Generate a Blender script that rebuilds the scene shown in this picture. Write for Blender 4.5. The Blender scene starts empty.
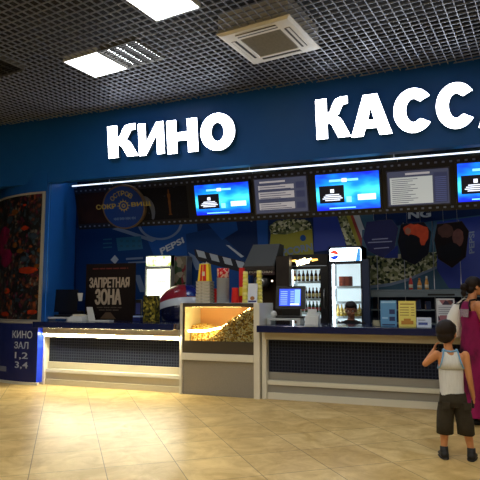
import bpy, bmesh, math, random
from mathutils import Vector, Matrix, noise
random.seed(7)
S = bpy.context.scene
C = S.collection
PI = math.pi
V = Vector

# ------------------------------------------------------------------ camera model (480 px frame)
F = 549.0; PITCH = math.radians(6.19); YAW = math.radians(20.2); H = 1.40
_c, _s, _cp, _sp = math.cos(YAW), math.sin(YAW), math.cos(PITCH), math.sin(PITCH)
CR = V((_c, _s, 0)); CU = V((_s*_sp, -_c*_sp, _cp)); CW = V((-_s*_cp, _c*_cp, _sp)); CAM = V((0, 0, H))
def ray(x, y): return CR*((x-240)/F) - CU*((y-240)/F) + CW
def atP(x, y, p0, n):
    d = ray(x, y); return CAM + d*((V(p0)-CAM).dot(n)/d.dot(n))
def atY(x, y, Y): return atP(x, y, (0, Y, 0), V((0, 1, 0)))
def atZ(x, y, z): return atP(x, y, (0, 0, z), V((0, 0, 1)))
def atX(x, y, X): return atP(x, y, (X, 0, 0), V((1, 0, 0)))

# ------------------------------------------------------------------ materials
def lin(c):
    return tuple(((v/255)/12.92 if v/255 <= .04045 else ((v/255+.055)/1.055)**2.4) for v in c) + (1,)
MATS = {}
def mat(name, col, rough=.5, metal=0, emit=None, strength=0, spec=.5, coat=0):
    if name in MATS: return MATS[name]
    m = bpy.data.materials.new(name); m.use_nodes = True
    b = m.node_tree.nodes['Principled BSDF']
    b.inputs['Base Color'].default_value = lin(col)
    b.inputs['Roughness'].default_value = rough
    b.inputs['Metallic'].default_value = metal
    b.inputs['Specular IOR Level'].default_value = spec
    b.inputs['Coat Weight'].default_value = coat
    if emit:
        b.inputs['Emission Color'].default_value = lin(emit)
        b.inputs['Emission Strength'].default_value = strength
    MATS[name] = m
    return m
def nodes(m): return m.node_tree.nodes, m.node_tree.links, m.node_tree.nodes['Principled BSDF']
def glow(name, col, strength, base=(10, 10, 12)): return mat(name, base, .4, 0, col, strength)
def noisy(name, cols, scale, rough=.6, kind='noise', stops=None, detail=4, bump=0, emit=0, coat=0, stretch=(1, 1, 1)):
    m = mat(name, (128, 128, 128), rough, coat=coat, spec=.22)
    N, L, b = nodes(m)
    tc = N.new('ShaderNodeTexCoord'); mp = N.new('ShaderNodeMapping'); mp.inputs['Scale'].default_value = stretch
    L.new(tc.outputs['Object'], mp.inputs['Vector'])
    if kind == 'noise':
        t = N.new('ShaderNodeTexNoise'); t.inputs['Scale'].default_value = scale; t.inputs['Detail'].default_value = detail; o = t.outputs['Fac']
    else:
        t = N.new('ShaderNodeTexVoronoi'); t.inputs['Scale'].default_value = scale
        if kind == 'cells':
            sx = N.new('ShaderNodeSeparateColor'); L.new(t.outputs['Color'], sx.inputs['Color']); o = sx.outputs[0]
        else: o = t.outputs['Distance']
    L.new(mp.outputs['Vector'], t.inputs['Vector'])
    r = N.new('ShaderNodeValToRGB'); e = r.color_ramp.elements
    n = len(cols); stops = stops or [i/(n-1) for i in range(n)]
    while len(e) < n: e.new(.5)
    for i in range(n): e[i].position = stops[i]; e[i].color = lin(cols[i])
    if kind == 'cells': r.color_ramp.interpolation = 'CONSTANT'
    L.new(o, r.inputs['Fac']); L.new(r.outputs['Color'], b.inputs['Base Color'])
    if bump:
        bp = N.new('ShaderNodeBump'); bp.inputs['Strength'].default_value = bump; bp.inputs['Distance'].default_value = .01
        L.new(o, bp.inputs['Height']); L.new(bp.outputs['Normal'], b.inputs['Normal'])
    if emit:
        L.new(r.outputs['Color'], b.inputs['Emission Color']); b.inputs['Emission Strength'].default_value = emit
    return m

def glass_mat():
    m = bpy.data.materials.new('clear_glass'); m.use_nodes = True
    N, L = m.node_tree.nodes, m.node_tree.links; N.clear()
    o = N.new('ShaderNodeOutputMaterial'); mx = N.new('ShaderNodeMixShader'); t = N.new('ShaderNodeBsdfTransparent'); g = N.new('ShaderNodeBsdfGlossy')
    t.inputs['Color'].default_value = (.93, .96, .96, 1); g.inputs['Roughness'].default_value = .05
    f = N.new('ShaderNodeFresnel'); f.inputs['IOR'].default_value = 1.45
    L.new(f.outputs[0], mx.inputs[0]); L.new(t.outputs[0], mx.inputs[1]); L.new(g.outputs[0], mx.inputs[2]); L.new(mx.outputs[0], o.inputs['Surface'])
    return m
GLASS = glass_mat()

# floor tiles: warm stone squares laid on the diagonal
def floor_mat():
    m = mat('stone_tiles', (190, 170, 130), .36, spec=.4)
    N, L, b = nodes(m)
    tc = N.new('ShaderNodeTexCoord'); mp = N.new('ShaderNodeMapping')
    mp.inputs['Rotation'].default_value = (0, 0, -math.radians(37.8)); mp.inputs['Location'].default_value = (.23, -.14, 0)
    L.new(tc.outputs['Object'], mp.inputs['Vector'])
    br = N.new('ShaderNodeTexBrick'); br.offset = 0; br.inputs['Scale'].default_value = 1
    br.inputs['Brick Width'].default_value = .595; br.inputs['Row Height'].default_value = .595
    br.inputs['Mortar Size'].default_value = .0045; br.inputs['Mortar Smooth'].default_value = .3
    br.inputs['Color1'].default_value = lin((232, 206, 146)); br.inputs['Color2'].default_value = lin((218, 188, 126)); br.inputs['Mortar'].default_value = lin((150, 126, 86))
    L.new(mp.outputs['Vector'], br.inputs['Vector'])
    n = N.new('ShaderNodeTexNoise'); n.inputs['Scale'].default_value = 3.2; n.inputs['Detail'].default_value = 9; n.inputs['Roughness'].default_value = .66; n.inputs['Distortion'].default_value = .8
    L.new(mp.outputs['Vector'], n.inputs['Vector'])
    r = N.new('ShaderNodeValToRGB'); r.color_ramp.elements[0].position = .35; r.color_ramp.elements[1].position = .66
    r.color_ramp.elements[0].color = lin((208, 194, 162)); r.color_ramp.elements[1].color = (1, 1, 1, 1)
    L.new(n.outputs['Fac'], r.inputs['Fac'])
    mx = N.new('ShaderNodeMix'); mx.data_type = 'RGBA'; mx.blend_type = 'MULTIPLY'; mx.inputs[0].default_value = .9
    L.new(br.outputs['Color'], mx.inputs[6]); L.new(r.outputs['Color'], mx.inputs[7]); L.new(mx.outputs[2], b.inputs['Base Color'])
    bp = N.new('ShaderNodeBump'); bp.inputs['Strength'].default_value = .25; bp.inputs['Distance'].default_value = .002; bp.invert = True
    L.new(br.outputs['Fac'], bp.inputs['Height']); L.new(bp.outputs['Normal'], b.inputs['Normal'])
    return m

# small square mosaic of the counter fronts
def mosaic_mat():
    m = mat('navy_mosaic', (20, 24, 40), .55, spec=.15)
    N, L, b = nodes(m)
    tc = N.new('ShaderNodeTexCoord'); br = N.new('ShaderNodeTexBrick'); br.offset = 0
    mp = N.new('ShaderNodeMapping'); mp.inputs['Rotation'].default_value = (PI/2, 0, 0)
    L.new(tc.outputs['Object'], mp.inputs['Vector']); L.new(mp.outputs['Vector'], br.inputs['Vector'])
    br.inputs['Scale'].default_value = 1; br.inputs['Brick Width'].default_value = .045; br.inputs['Row Height'].default_value = .045
    br.inputs['Mortar Size'].default_value = .006; br.inputs['Mortar Smooth'].default_value = 0
    br.inputs['Color1'].default_value = lin((15, 19, 36)); br.inputs['Color2'].default_value = lin((20, 25, 45)); br.inputs['Mortar'].default_value = lin((50, 56, 72))
    L.new(br.outputs['Color'], b.inputs['Base Color'])
    return m

M = dict(
    floor=floor_mat(), mosaic=mosaic_mat(),
    blue=noisy('blue_wall_paint', [(34, 108, 196), (40, 118, 206)], 6, .42),
    navyfascia=noisy('dark_blue_fascia', [(20, 78, 148), (24, 86, 158)], 5, .38),
    hall=mat('hall_wall_paint', (70, 74, 84), .8),
    grid=mat('silver_lattice', (142, 146, 158), .45, .3), plenum=mat('plenum_black', (22, 22, 25), .9),
    letter=glow('letter_face_light', (238, 245, 255), 9.0, (240, 240, 240)), letterside=mat('letter_side', (60, 84, 120), .4),
    tube=glow('tube_light', (245, 248, 255), 16), diff=glow('diffuser_light', (245, 249, 255), 11, (230, 230, 230)),
    addedhall=glow('added_hall_light', (255, 247, 232), 13, (230, 230, 230)),
    louver=mat('louver_metal', (96, 94, 88), .5, .2), lback=mat('louver_dark', (34, 33, 31), .7), off=mat('unlit_tube', (120, 112, 92), .4),
    white=mat('white_plastic', (214, 216, 212), .4), acgrey=mat('cassette_plastic', (216, 215, 210), .5), slot=mat('slot_dark', (48, 46, 42), .6), acgrille=noisy('grille_plastic', [(120, 118, 110), (150, 148, 140)], 30, .5),
    black=mat('black_plastic', (12, 12, 14), .35), film=mat('film_black', (9, 10, 15), .4), perf=mat('perforation_grey', (118, 128, 150), .5),
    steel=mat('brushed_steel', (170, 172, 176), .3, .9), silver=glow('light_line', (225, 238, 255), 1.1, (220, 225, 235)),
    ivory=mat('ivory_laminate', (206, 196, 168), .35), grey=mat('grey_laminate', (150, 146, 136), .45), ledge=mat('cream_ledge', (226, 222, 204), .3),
    top=mat('navy_worktop', (17, 27, 70), .18, coat=.4), led=glow('led_strip', (255, 244, 206), 160), bronze=mat('bronze_frame', (74, 66, 52), .45, .2),
    red=mat('red_plastic', (214, 26, 22), .4), yellow=mat('yellow_card', (240, 214, 40), .5), cream=mat('cream_card', (214, 206, 180), .6),
    skin=mat('warm_skin', (200, 136, 88), .55), skin2=mat('tan_skin', (190, 128, 84), .5), hair=noisy('dark_hair', [(16, 11, 9), (40, 28, 22)], 40, .55, stretch=(1, 1, .2)),
    shirt=noisy('white_ribbed_cotton', [(196, 198, 196), (226, 228, 226)], 30, .85, bump=.3, stretch=(3, 3, .3)), trim=mat('light_blue_trim', (118, 168, 208), .8),
    shorts=noisy('dark_olive_cotton', [(44, 40, 32), (66, 60, 48)], 22, .9, bump=.4), shoe=mat('black_shoe', (16, 15, 16), .6), sole=mat('shoe_sole', (40, 38, 38), .8),
    dress=noisy('magenta_print', [(20, 8, 16), (40, 6, 26), (122, 14, 68), (156, 26, 92)], 3.2, .75, stops=[.3, .42, .5, .7], stretch=(1, 1, .6)), lace=noisy('grey_lace', [(90, 70, 84), (190, 170, 180)], 60, .8),
    bag=mat('white_bag_leather', (226, 224, 214), .3), blackcloth=mat('black_cloth', (14, 14, 17), .9),
    kernel=noisy('popped_corn', [(216, 170, 70), (250, 232, 160), (255, 246, 210)], 30, .7), lamp=glow('warm_lamp', (255, 212, 132), 26),
    addedserv=glow('added_serving_light', (232, 240, 255), 5, (230, 230, 230)),
    brown=noisy('amber_bottle_glass', [(60, 30, 8), (96, 52, 14)], 12, .2), label=mat('bottle_label', (226, 196, 120), .6), redlabel=mat('red_label', (176, 40, 30), .5),
    greenglass=mat('green_bottle', (40, 80, 40), .2), gold=mat('gold_metal', (170, 116, 40), .35, .6),
    fridgein=glow('cabinet_light', (226, 240, 246), .6, (220, 226, 228)), fridgelamp=glow('cabinet_tube', (235, 245, 255), 9), shelfwire=mat('shelf_white', (214, 222, 224), .4),
)

# ------------------------------------------------------------------ mesh builder
def worldloc(o):
    p = V((0, 0, 0))
    while o: p += o.location; o = o.parent
    return p
class MB:
    def __init__(s): s.v = []; s.f = []; s.m = []; s.mats = []; s.sm = []
    def mi(s, m):
        m = M[m] if isinstance(m, str) else m
        if m not in s.mats: s.mats.append(m)
        return s.mats.index(m)
    def add(s, vs, fs, m, smooth=False):
        o = len(s.v); k = s.mi(m); s.v += [V(p) for p in vs]
        for f in fs: s.f.append([i+o for i in f]); s.m.append(k); s.sm.append(smooth)
        return s
    def hexa(s, p, m):   # 8 corners: bottom ring then top ring
        return s.add(p, [(3, 2, 1, 0), (4, 5, 6, 7), (0, 1, 5, 4), (1, 2, 6, 5), (2, 3, 7, 6), (3, 0, 4, 7)], m)
    def box(s, a, b, m, bev=0):
        a, b = V(a), V(b); lo = V([min(a[i], b[i]) for i in range(3)]); hi = V([max(a[i], b[i]) for i in range(3)])
        if bev <= 0:
            return s.hexa([(lo.x, lo.y, lo.z), (hi.x, lo.y, lo.z), (hi.x, hi.y, lo.z), (lo.x, hi.y, lo.z), (lo.x, lo.y, hi.z), (hi.x, lo.y, hi.z), (hi.x, hi.y, hi.z), (lo.x, hi.y, hi.z)], m)
        bm = bmesh.new(); bmesh.ops.create_cube(bm, size=1)
        for v in bm.verts: v.co = V([lo[i]+(v.co[i]+.5)*(hi[i]-lo[i]) for i in range(3)])
        bmesh.ops.bevel(bm, geom=bm.edges[:], offset=min(bev, .45*min(hi-lo)), segments=2, affect='EDGES', profile=.6)
        s.bm(bm, m); return s
    def bm(s, bm, m, smooth=False, mtx=None):
        bm.verts.ensure_lookup_table(); bm.verts.index_update()
        s.add([(mtx @ v.co) if mtx else v.co.copy() for v in bm.verts], [[v.index for v in f.verts] for f in bm.faces], m, smooth); bm.free(); return s
    def prism(s, poly, d, m):  # planar polygon extruded by vector d
        n = len(poly); d = V(d); p = [V(q) for q in poly]
        return s.add(p+[q+d for q in p], [list(range(n))[::-1], list(range(n, 2*n))]+[(i, (i+1) % n, n+(i+1) % n, n+i) for i in range(n)], m)
    def loft(s, secs, m, n=20, cap=True, smooth=True, closed=False):  # secs: (centre, a-vector, b-vector)
        vs = []; fs = []
        for c, a, b in secs:
            c, a, b = V(c), V(a), V(b)
            for i in range(n):
                t = 2*PI*i/n; vs.append(c+a*math.cos(t)+b*math.sin(t))
        for k in range(len(secs)-1):
            for i in range(n): fs.append((k*n+i, k*n+(i+1) % n, (k+1)*n+(i+1) % n, (k+1)*n+i))
        if cap: fs.append(list(range(n))[::-1]); fs.append(list(range((len(secs)-1)*n, len(secs)*n)))
        return s.add(vs, fs, m, smooth)
    def tube(s, pts, r, m, n=10, cap=True):
        pts = [V(p) for p in pts]; rs = r if isinstance(r, (list, tuple)) else [r]*len(pts); secs = []
        pa = None
        for i, p in enumerate(pts):
            t = (pts[min(i+1, len(pts)-1)]-pts[max(i-1, 0)]).normalized()
            if pa is None: a = t.cross(V((0, 0, 1)) if abs(t.z) < .9 else V((1, 0, 0)))
            else: a = pa - t*pa.dot(t)
            a.normalize(); pa = a; b = t.cross(a); secs.append((p, a*rs[i], b*rs[i]))
        return s.loft(secs, m, n, cap)
    def lathe(s, prof, m, c=(0, 0, 0), n=20, smooth=True):  # (r, z)
        return s.loft([(V(c)+V((0, 0, z)), V((max(r, 1e-4), 0, 0)), V((0, max(r, 1e-4), 0))) for r, z in prof], m, n, True, smooth)
    def ball(s, c, r, m, u=16, v=12, mtx=None):
        bm = bmesh.new(); bmesh.ops.create_uvsphere(bm, u_segments=u, v_segments=v, radius=1)
        r = V(r) if not isinstance(r, (int, float)) else V((r, r, r))
        for q in bm.verts:
            q.co = V((q.co.x*r.x, q.co.y*r.y, q.co.z*r.z))
            if mtx: q.co = mtx @ q.co
            q.co += V(c)
        return s.bm(bm, m, True)
    def build(s, name, parent=None, local=False):
        me = bpy.data.meshes.new(name); off = worldloc(parent) if (parent and not local) else V((0, 0, 0))
        me.from_pydata([tuple(v-off) for v in s.v], [], s.f)
        for m in s.mats: me.materials.append(m)
        for i, p in enumerate(me.polygons): p.material_index = s.m[i]; p.use_smooth = s.sm[i]
        bm = bmesh.new(); bm.from_mesh(me); bmesh.ops.recalc_face_normals(bm, faces=bm.faces[:]); bm.to_mesh(me); bm.free()
        o = bpy.data.objects.new(name, me); C.objects.link(o); o.parent = parent
        return o
def thing(name, label, cat, loc=(0, 0, 0), group=None, rz=0):
    o = bpy.data.objects.new(name, None); o.empty_display_size = .1; C.objects.link(o); o.location = loc; o.rotation_euler = (0, 0, rz)
    return tag(o, label, cat, group)
def tag(o, label, cat, group=None):
    o['label'] = label; o['category'] = cat
    if group: o['group'] = group
    return o
def struct(o): o['kind'] = 'structure'; return o
def solo(mb, name, label, cat, group=None, loc=None):   # a thing that is one mesh, with its origin at its base
    o = mb.build(name)
    if loc is not None:
        for v in o.data.vertices: v.co -= V(loc)
        o.location = loc
    return tag(o, label, cat, group)
def dup(root, loc, label=None, rz=None):
    r = root.copy(); C.objects.link(r); r.location = loc
    if rz is not None: r.rotation_euler = (0, 0, rz)
    if label: r['label'] = label
    for ch in list(root.children):
        c = ch.copy(); C.objects.link(c); c.parent = r
        for g in list(ch.children):
            d = g.copy(); C.objects.link(d); d.parent = c
    return r

# ------------------------------------------------------------------ lettering
def text_geo(body, bold=0.0, res=3, spacing=1.0):
    cu = bpy.data.curves.new('t', 'FONT'); cu.body = body; cu.size = 1; cu.offset = bold; cu.resolution_u = res; cu.space_character = spacing
    ob = bpy.data.objects.new('t', cu); C.objects.link(ob)
    me = bpy.data.meshes.new_from_object(ob.evaluated_get(bpy.context.evaluated_depsgraph_get()))
    vs = [v.co.copy() for v in me.vertices]; fs = [list(p.vertices) for p in me.polygons]
    bpy.data.objects.remove(ob); bpy.data.curves.remove(cu); bpy.data.meshes.remove(me)
    x0 = min(v.x for v in vs); x1 = max(v.x for v in vs); y0 = min(v.y for v in vs); y1 = max(v.y for v in vs)
    return [((v.x-x0)/(x1-x0), (v.y-y0)/(y1-y0)) for v in vs], fs
def text_quad(mb, body, q, m, bold=0.0, depth=None, m2=None, res=3, spacing=1.0, fat=0.0):
    """body fitted in the quad q = top-left, top-right, bottom-right, bottom-left (world points); extruded by vector depth"""
    uv, fs = text_geo(body, bold, res, spacing); tl, tr, br, bl = [V(p) for p in q]
    pt = [(bl*(1-u)+br*u)*(1-v)+(tl*(1-u)+tr*u)*v for u, v in uv]
    mb.add(pt, fs, m)
    if fat:
        nn = (tr-tl).cross(tl-bl).normalized()*.0004
        for k, (du, dv) in enumerate(((-fat, 0), (fat, 0), (-fat*.5, .02), (fat*.5, -.02), (fat*.5, .02), (-fat*.5, -.02))):
            mb.add([nn*(k+1)+(bl*(1-u-du)+br*(u+du))*(1-v-dv)+(tl*(1-u-du)+tr*(u+du))*(v+dv) for u, v in uv], fs, m)
    if depth is not None:
        d = V(depth); n = len(pt); cnt = {}
        for f in fs:
            for i in range(len(f)):
                a, b = f[i], f[(i+1) % len(f)]; cnt[(a, b)] = 1
        side = [(a, b, b+n, a+n) for (a, b) in cnt if (b, a) not in cnt]
        mb.add(pt+[p+d for p in pt], side, m2 or m)
def rect(p00, ex, ey, x0, x1, z0, z1, off=V((0, 0, 0))):
    return [p00+ex*x0+ey*z1+off, p00+ex*x1+ey*z1+off, p00+ex*x1+ey*z0+off, p00+ex*x0+ey*z0+off]
def flat(mb, q, m): mb.add(q, [list(range(len(q)))], m)

# ================================================================== SETTING
CEIL = 4.5; D = 7.62; BACK = 9.72; XL, XR, YR = -9.6, 5.0, -5.0
mb = MB(); mb.box((XL, YR, -.1), (XR, BACK+.1, 0), 'floor'); struct(mb.build('floor'))
mb = MB(); mb.box((XR, YR, 0), (XR+.1, BACK+.1, 5), 'hall'); struct(mb.build('wall_right'))
mb = MB(); mb.box((XL-.1, YR, 0), (XL, BACK+.1, 5), 'hall'); struct(mb.build('wall_left'))
mb = MB(); mb.box((XL-.1, YR-.1, 0), (XR+.1, YR, 5), 'hall'); struct(mb.build('wall_rear'))
mb = MB(); mb.box((XL, BACK, 0), (XR, BACK+.1, 5), mat('back_wall_blue', (12, 40, 96), .5)); struct(mb.build('wall_back'))

# ceiling lattice frame, turned against the walls
LA = math.radians(-9.4); LE1 = V((math.cos(LA), math.sin(LA), 0)); LE2 = V((-math.sin(LA), math.cos(LA), 0))
def lat(a, b, z=CEIL): return LE1*a+LE2*b+V((0, 0, z))
holes = [(-5.42, -4.82, 4.84, 5.44), (-4.80, -4.20, 4.84, 5.44), (-6.65, -6.05, 4.18, 4.78), (-3.70, -3.10, 4.02, 4.62), (-3.27, -2.35, 5.21, 6.13)]
added_spots = [(a, b) for b in (2.0, 0.2, -1.8, -3.8) for a in (-6.6, -4.2, -1.8, .6, 2.6)]  # extra panels out of view, added to brighten the hall
added_spots += [(-.9, 4.1), (1.3, 4.1), (3.0, 4.1)]
added_serv_spots = [(-7.3, 7.5), (-5.0, 7.5), (-2.7, 7.7), (-.4, 8.1), (1.6, 8.4)]  # unseen panels added behind the fascia to light mural and banner
added_spots += added_serv_spots
for a, b in added_spots: holes.append((a, a+.6, b, b+.6))
mb = MB()
def bars(mb, along):
    w = .0038
    for k in range(-110, 110):
        c = k*.1+.05
        segs = [(-12.0, 12.0)]
        for h in holes:
            lo, hi, p, q = (h[2], h[3], h[0], h[1]) if along == 1 else (h[0], h[1], h[2], h[3])
            if p < c < q:   # bar at constant c crosses this opening
                ns = []
                for s0, s1 in segs:
                    if hi <= s0 or lo >= s1: ns.append((s0, s1))
                    else:
                        if lo > s0: ns.append((s0, lo))
                        if hi < s1: ns.append((hi, s1))
                segs = ns
        for s0, s1 in segs:
            # clip to the room
            P0 = lat(c, s0) if along == 1 else lat(s0, c); P1 = lat(c, s1) if along == 1 else lat(s1, c)
            t0, t1 = 0, 1; dd = P1-P0; ok = True
            for ax, lo_, hi_ in ((0, XL, XR), (1, YR, BACK)):
                if abs(dd[ax]) < 1e-9: continue
                u0, u1 = sorted(((lo_-P0[ax])/dd[ax], (hi_-P0[ax])/dd[ax])); t0 = max(t0, u0); t1 = min(t1, u1)
                if t1 <= t0: ok = False
            if not ok: continue
            A = P0+dd*t0; B = P0+dd*t1
            if A.y < -6 or (A-B).length < .02: continue
            n = (LE1 if along == 1 else LE2)*w; h = V((0, 0, .016)); z = V((0, 0, .0008 if along else 0))
            A += z; B += z
            mb.hexa([A-n, A+n, B+n, B-n, A-n+h, A+n+h, B+n+h, B-n+h], 'grid')
bars(mb, 1); bars(mb, 0)
mb.box((XL-.1, YR-.1, 5.0), (XR+.1, BACK+.1, 5.1), 'plenum')
struct(mb.build('ceiling'))

# fascia bulkhead over the counter, leaning out slightly at the top
FB = V((0, D+.03, 3.42)); FT = V((0, D-.12, CEIL+.06)); FN = V((0, (FT-FB).z, -(FT-FB).y)).normalized()
def atF(x, y, off=0): return atP(x, y, FB-FN*off, FN)
mb = MB(); t = .14
mb.hexa([(XL, FB.y, FB.z), (XR, FB.y, FB.z), (XR, FB.y+t, FB.z), (XL, FB.y+t, FB.z), (XL, FT.y, FT.z), (XR, FT.y, FT.z), (XR, FT.y+t, FT.z), (XL, FT.y+t, FT.z)], 'navyfascia')
struct(mb.build('wall_front'))
# angled blue wall between column and back wall
A = atY(46, 300, D+.08); B = atY(73.3, 300, BACK); A.z = B.z = 0
mb = MB(); nrm = V((B.y-A.y, -(B.x-A.x), 0)).normalized()
mb.hexa([A, B, B-nrm*.15, A-nrm*.15]+[p+V((0, 0, CEIL)) for p in (A, B, B-nrm*.15, A-nrm*.15)], 'blue')
struct(mb.build('wall_side'))
# round column wall
CC = V((A.x-.12, D+2.25, 0)); CRAD = 2.25
def arc(r, t): return V((CC.x-r*math.sin(t), CC.y-r*math.cos(t), 0))
def arcwall(mb, r, t0, t1, z0, z1, m, th=.05, n=24):
    for i in range(n):
        a, b = t0+(t1-t0)*i/n, t0+(t1-t0)*(i+1)/n
        p = [arc(r, a), arc(r, b), arc(r-th, b), arc(r-th, a)]
        mb.hexa([q+V((0, 0, z0)) for q in p]+[q+V((0, 0, z1)) for q in p], m)
mb = MB(); arcwall(mb, CRAD, -.05, 1.45, 0, CEIL, 'navyfascia', .12); struct(mb.build('wall_column'))

# ================================================================== ILLUMINATED LETTERS
from mathutils.geometry import tessellate_polygon
def arcpts(rx, ry, a0, a1, n=28): return [(.5+rx*math.cos(math.radians(a0+(a1-a0)*i/n)), .5+ry*math.sin(math.radians(a0+(a1-a0)*i/n))) for i in range(n+1)]
HEAVY = {
 'К': [[(0, 0), (.33, 0), (.33, .37), (.40, .37), (.46, .33), (.64, 0), (1, 0), (.78, .40), (.70, .49), (.60, .54), (.68, .59), (.74, .70), (.80, .80), (.95, .82), (.95, 1), (.74, 1), (.60, .96), (.52, .86), (.42, .66), (.33, .64), (.33, 1), (0, 1)]],
 'И': [[(0, 0), (.27, 0), (.71, .60), (.71, 0), (1, 0), (1, 1), (.73, 1), (.29, .40), (.29, 1), (0, 1)]],
 'Н': [[(0, 0), (.32, 0), (.32, .37), (.68, .37), (.68, 0), (1, 0), (1, 1), (.68, 1), (.68, .62), (.32, .62), (.32, 1), (0, 1)]],
 'А': [[(0, 0), (.30, 0), (.355, .18), (.645, .18), (.70, 0), (1, 0), (.67, 1), (.33, 1)], [(.42, .38), (.5, .70), (.58, .38)]],
 'О': [arcpts(.5, .5, 0, 360, 47)[:-1], arcpts(.185, .255, 360, 0, 31)[:-1]],
 'С': [arcpts(.5, .5, 36, 324)+[(.67, .31)]+arcpts(.19, .265, 304, 56)+[(.67, .69)]],
}
def heavy_quad(mb, ch, q, m, depth=None, m2=None):
    loops = HEAVY[ch]; tl, tr, br, bl = [V(p) for p in q]; f3 = lambda u, v: (bl*(1-u)+br*u)*(1-v)+(tl*(1-u)+tr*u)*v
    pts = [f3(u, v) for l in loops for u, v in l]
    mb.add(pts, [tuple(t) for t in tessellate_polygon([[V((u, v, 0)) for u, v in l] for l in loops])], m)
    if depth is not None:
        k = 0; n = len(pts); side = []
        for l in loops:
            for i in range(len(l)): a, b = k+i, k+(i+1) % len(l); side.append((a, b, b+n, a+n))
            k += len(l)
        mb.add(pts+[p+V(depth) for p in pts], side, m2 or m)

def letter(ch, x0, x1, yt0, yt1, yb0, yb1, label, bold=.028):
    off = .11
    q = [atF(x0, yt0, off), atF(x1, yt1, off), atF(x1, yb1, off), atF(x0, yb0, off)]
    # straighten: same X at top and bottom
    xl = (q[0].x+q[3].x)/2; xr = (q[1].x+q[2].x)/2; q[0].x = q[3].x = xl; q[1].x = q[2].x = xr
    zt = (q[0].z+q[1].z)/2; zb = (q[2].z+q[3].z)/2
    for p, z in ((q[0], zt), (q[1], zt), (q[2], zb), (q[3], zb)): p.z = z; p.y = FB.y+(z-FB.z)*(FT.y-FB.y)/(FT.z-FB.z)-off
    base = V(((xl+xr)/2, q[3].y, zb))
    o = thing('sign_letter', label, 'letter', base, 'illuminated sign letters')
    m = MB(); heavy_quad(m, ch, q, 'letter'); m.build('lit_face', o)
    m = MB(); heavy_quad(m, ch, [p+V((0, .002, 0)) for p in q], 'letterside', depth=FN*.075); m.build('letter_side', o)
    for zz in (.3, .7):
        p = V((xl+(xr-xl)*.25, 0, zb+(zt-zb)*zz)); p.y = FB.y+(p.z-FB.z)*(FT.y-FB.y)/(FT.z-FB.z)
    m = MB(); m.tube([p-FN*.06, p+FN*.01], .012, 'steel'); m.build('mount', o)
L = 'glowing white letter %s of the blue fascia sign, %s'
letter('К', 108, 137.5, 126, 123.5, 158, 156, L % ('К', 'first letter of the left word КИНО'))
letter('И', 138.5, 164, 124, 121, 155.5, 154, L % ('И', 'second letter of КИНО'))
letter('Н', 167, 197.5, 121, 117.5, 153.5, 152, L % ('Н', 'third letter of КИНО'))
letter('О', 200.5, 234.8, 115, 111, 151.5, 149.5, L % ('О', 'last letter of КИНО'))
letter('К', 316, 350, 99, 96.5, 139, 137, L % ('К', 'first letter of the right word КАССА'))
letter('А', 350.5, 391.5, 96, 92.5, 137, 134, L % ('А', 'between К and С in КАССА'))
letter('С', 393.5, 434, 89.5, 86.5, 134, 131.5, L % ('С', 'the left С of the pair in КАССА'))
letter('С', 436, 477, 84, 80.5, 130, 127.5, L % ('С', 'the right С of the pair in КАССА'))
letter('А', 478, 522, 83, 79, 127, 124, L % ('А', 'the last, cut off by the photo edge'))

# ================================================================== CEILING FIXTURES
def framebars(mb, h, z0, z1, w, m):
    a0, a1, b0, b1 = h
    for (p, q, r, s) in ((a0, a1, b0, b0+w), (a0, a1, b1-w, b1), (a0, a0+w, b0+w, b1-w), (a1-w, a1, b0+w, b1-w)):
        mb.hexa([lat(p, r, z0), lat(q, r, z0), lat(q, s, z0), lat(p, s, z0), lat(p, r, z1), lat(q, r, z1), lat(q, s, z1), lat(p, s, z1)], m)
def lbox(mb, a0, a1, b0, b1, z0, z1, m):
    mb.hexa([lat(a0, b0, z0), lat(a1, b0, z0), lat(a1, b1, z0), lat(a0, b1, z0), lat(a0, b0, z1), lat(a1, b0, z1), lat(a1, b1, z1), lat(a0, b1, z1)], m)
def shrink(h, e): return (h[0]+e, h[1]-e, h[2]+e, h[3]-e)
def panel_light(h, label, m, group=None):
    o = thing('ceiling_light', label, 'ceiling light', lat((h[0]+h[1])/2, (h[2]+h[3])/2, CEIL-.01), group)
    g = shrink(h, .005); b = MB(); framebars(b, g, CEIL-.012, CEIL+.07, .012, 'white'); lbox(b, g[0], g[1], g[2], g[3], CEIL+.07, CEIL+.08, 'white'); b.build('frame', o)
    g = shrink(h, .018); b = MB(); lbox(b, g[0], g[1], g[2], g[3], CEIL-.006, CEIL+.004, m); b.build('diffuser', o)
    return o
def louver_light(h, label, tube, group=None):
    o = thing('louvered_ceiling_light', label, 'ceiling light', lat((h[0]+h[1])/2, (h[2]+h[3])/2, CEIL-.01), group)
    g = shrink(h, .005); b = MB(); framebars(b, g, CEIL-.012, CEIL+.09, .012, 'louver'); lbox(b, g[0]+.013, g[1]-.013, g[2]+.013, g[3]-.013, CEIL+.08, CEIL+.09, 'lback'); b.build('frame', o)
    b = MB()
    for k in range(5):
        a = h[0]+.02+(h[1]-h[0]-.04)*k/4
        if 0 < k < 4: lbox(b, a-.004, a+.004, h[2]+.02, h[3]-.02, CEIL-.008, CEIL+.012, 'lback')
    for k in range(1, 12):
        c = h[2]+(h[3]-h[2])*k/12; lbox(b, h[0]+.02, h[1]-.02, c-.002, c+.002, CEIL-.006, CEIL+.018, 'lback')
    b.build('louver', o)
    for k in range(4):
        a = h[0]+(h[1]-h[0])*(k+.5)/4
        b = MB(); b.tube([lat(a, h[2]+.03, CEIL+.035), lat(a, h[3]-.03, CEIL+.035)], .008, tube); b.build('tube', o)
    return o
panel_light(holes[0], 'bright square ceiling light panel, left half of the twin fixture in the lattice', 'diff')
louver_light(holes[1], 'louvered square ceiling light with bright tube streaks, beside the bright panel', 'tube')
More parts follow.
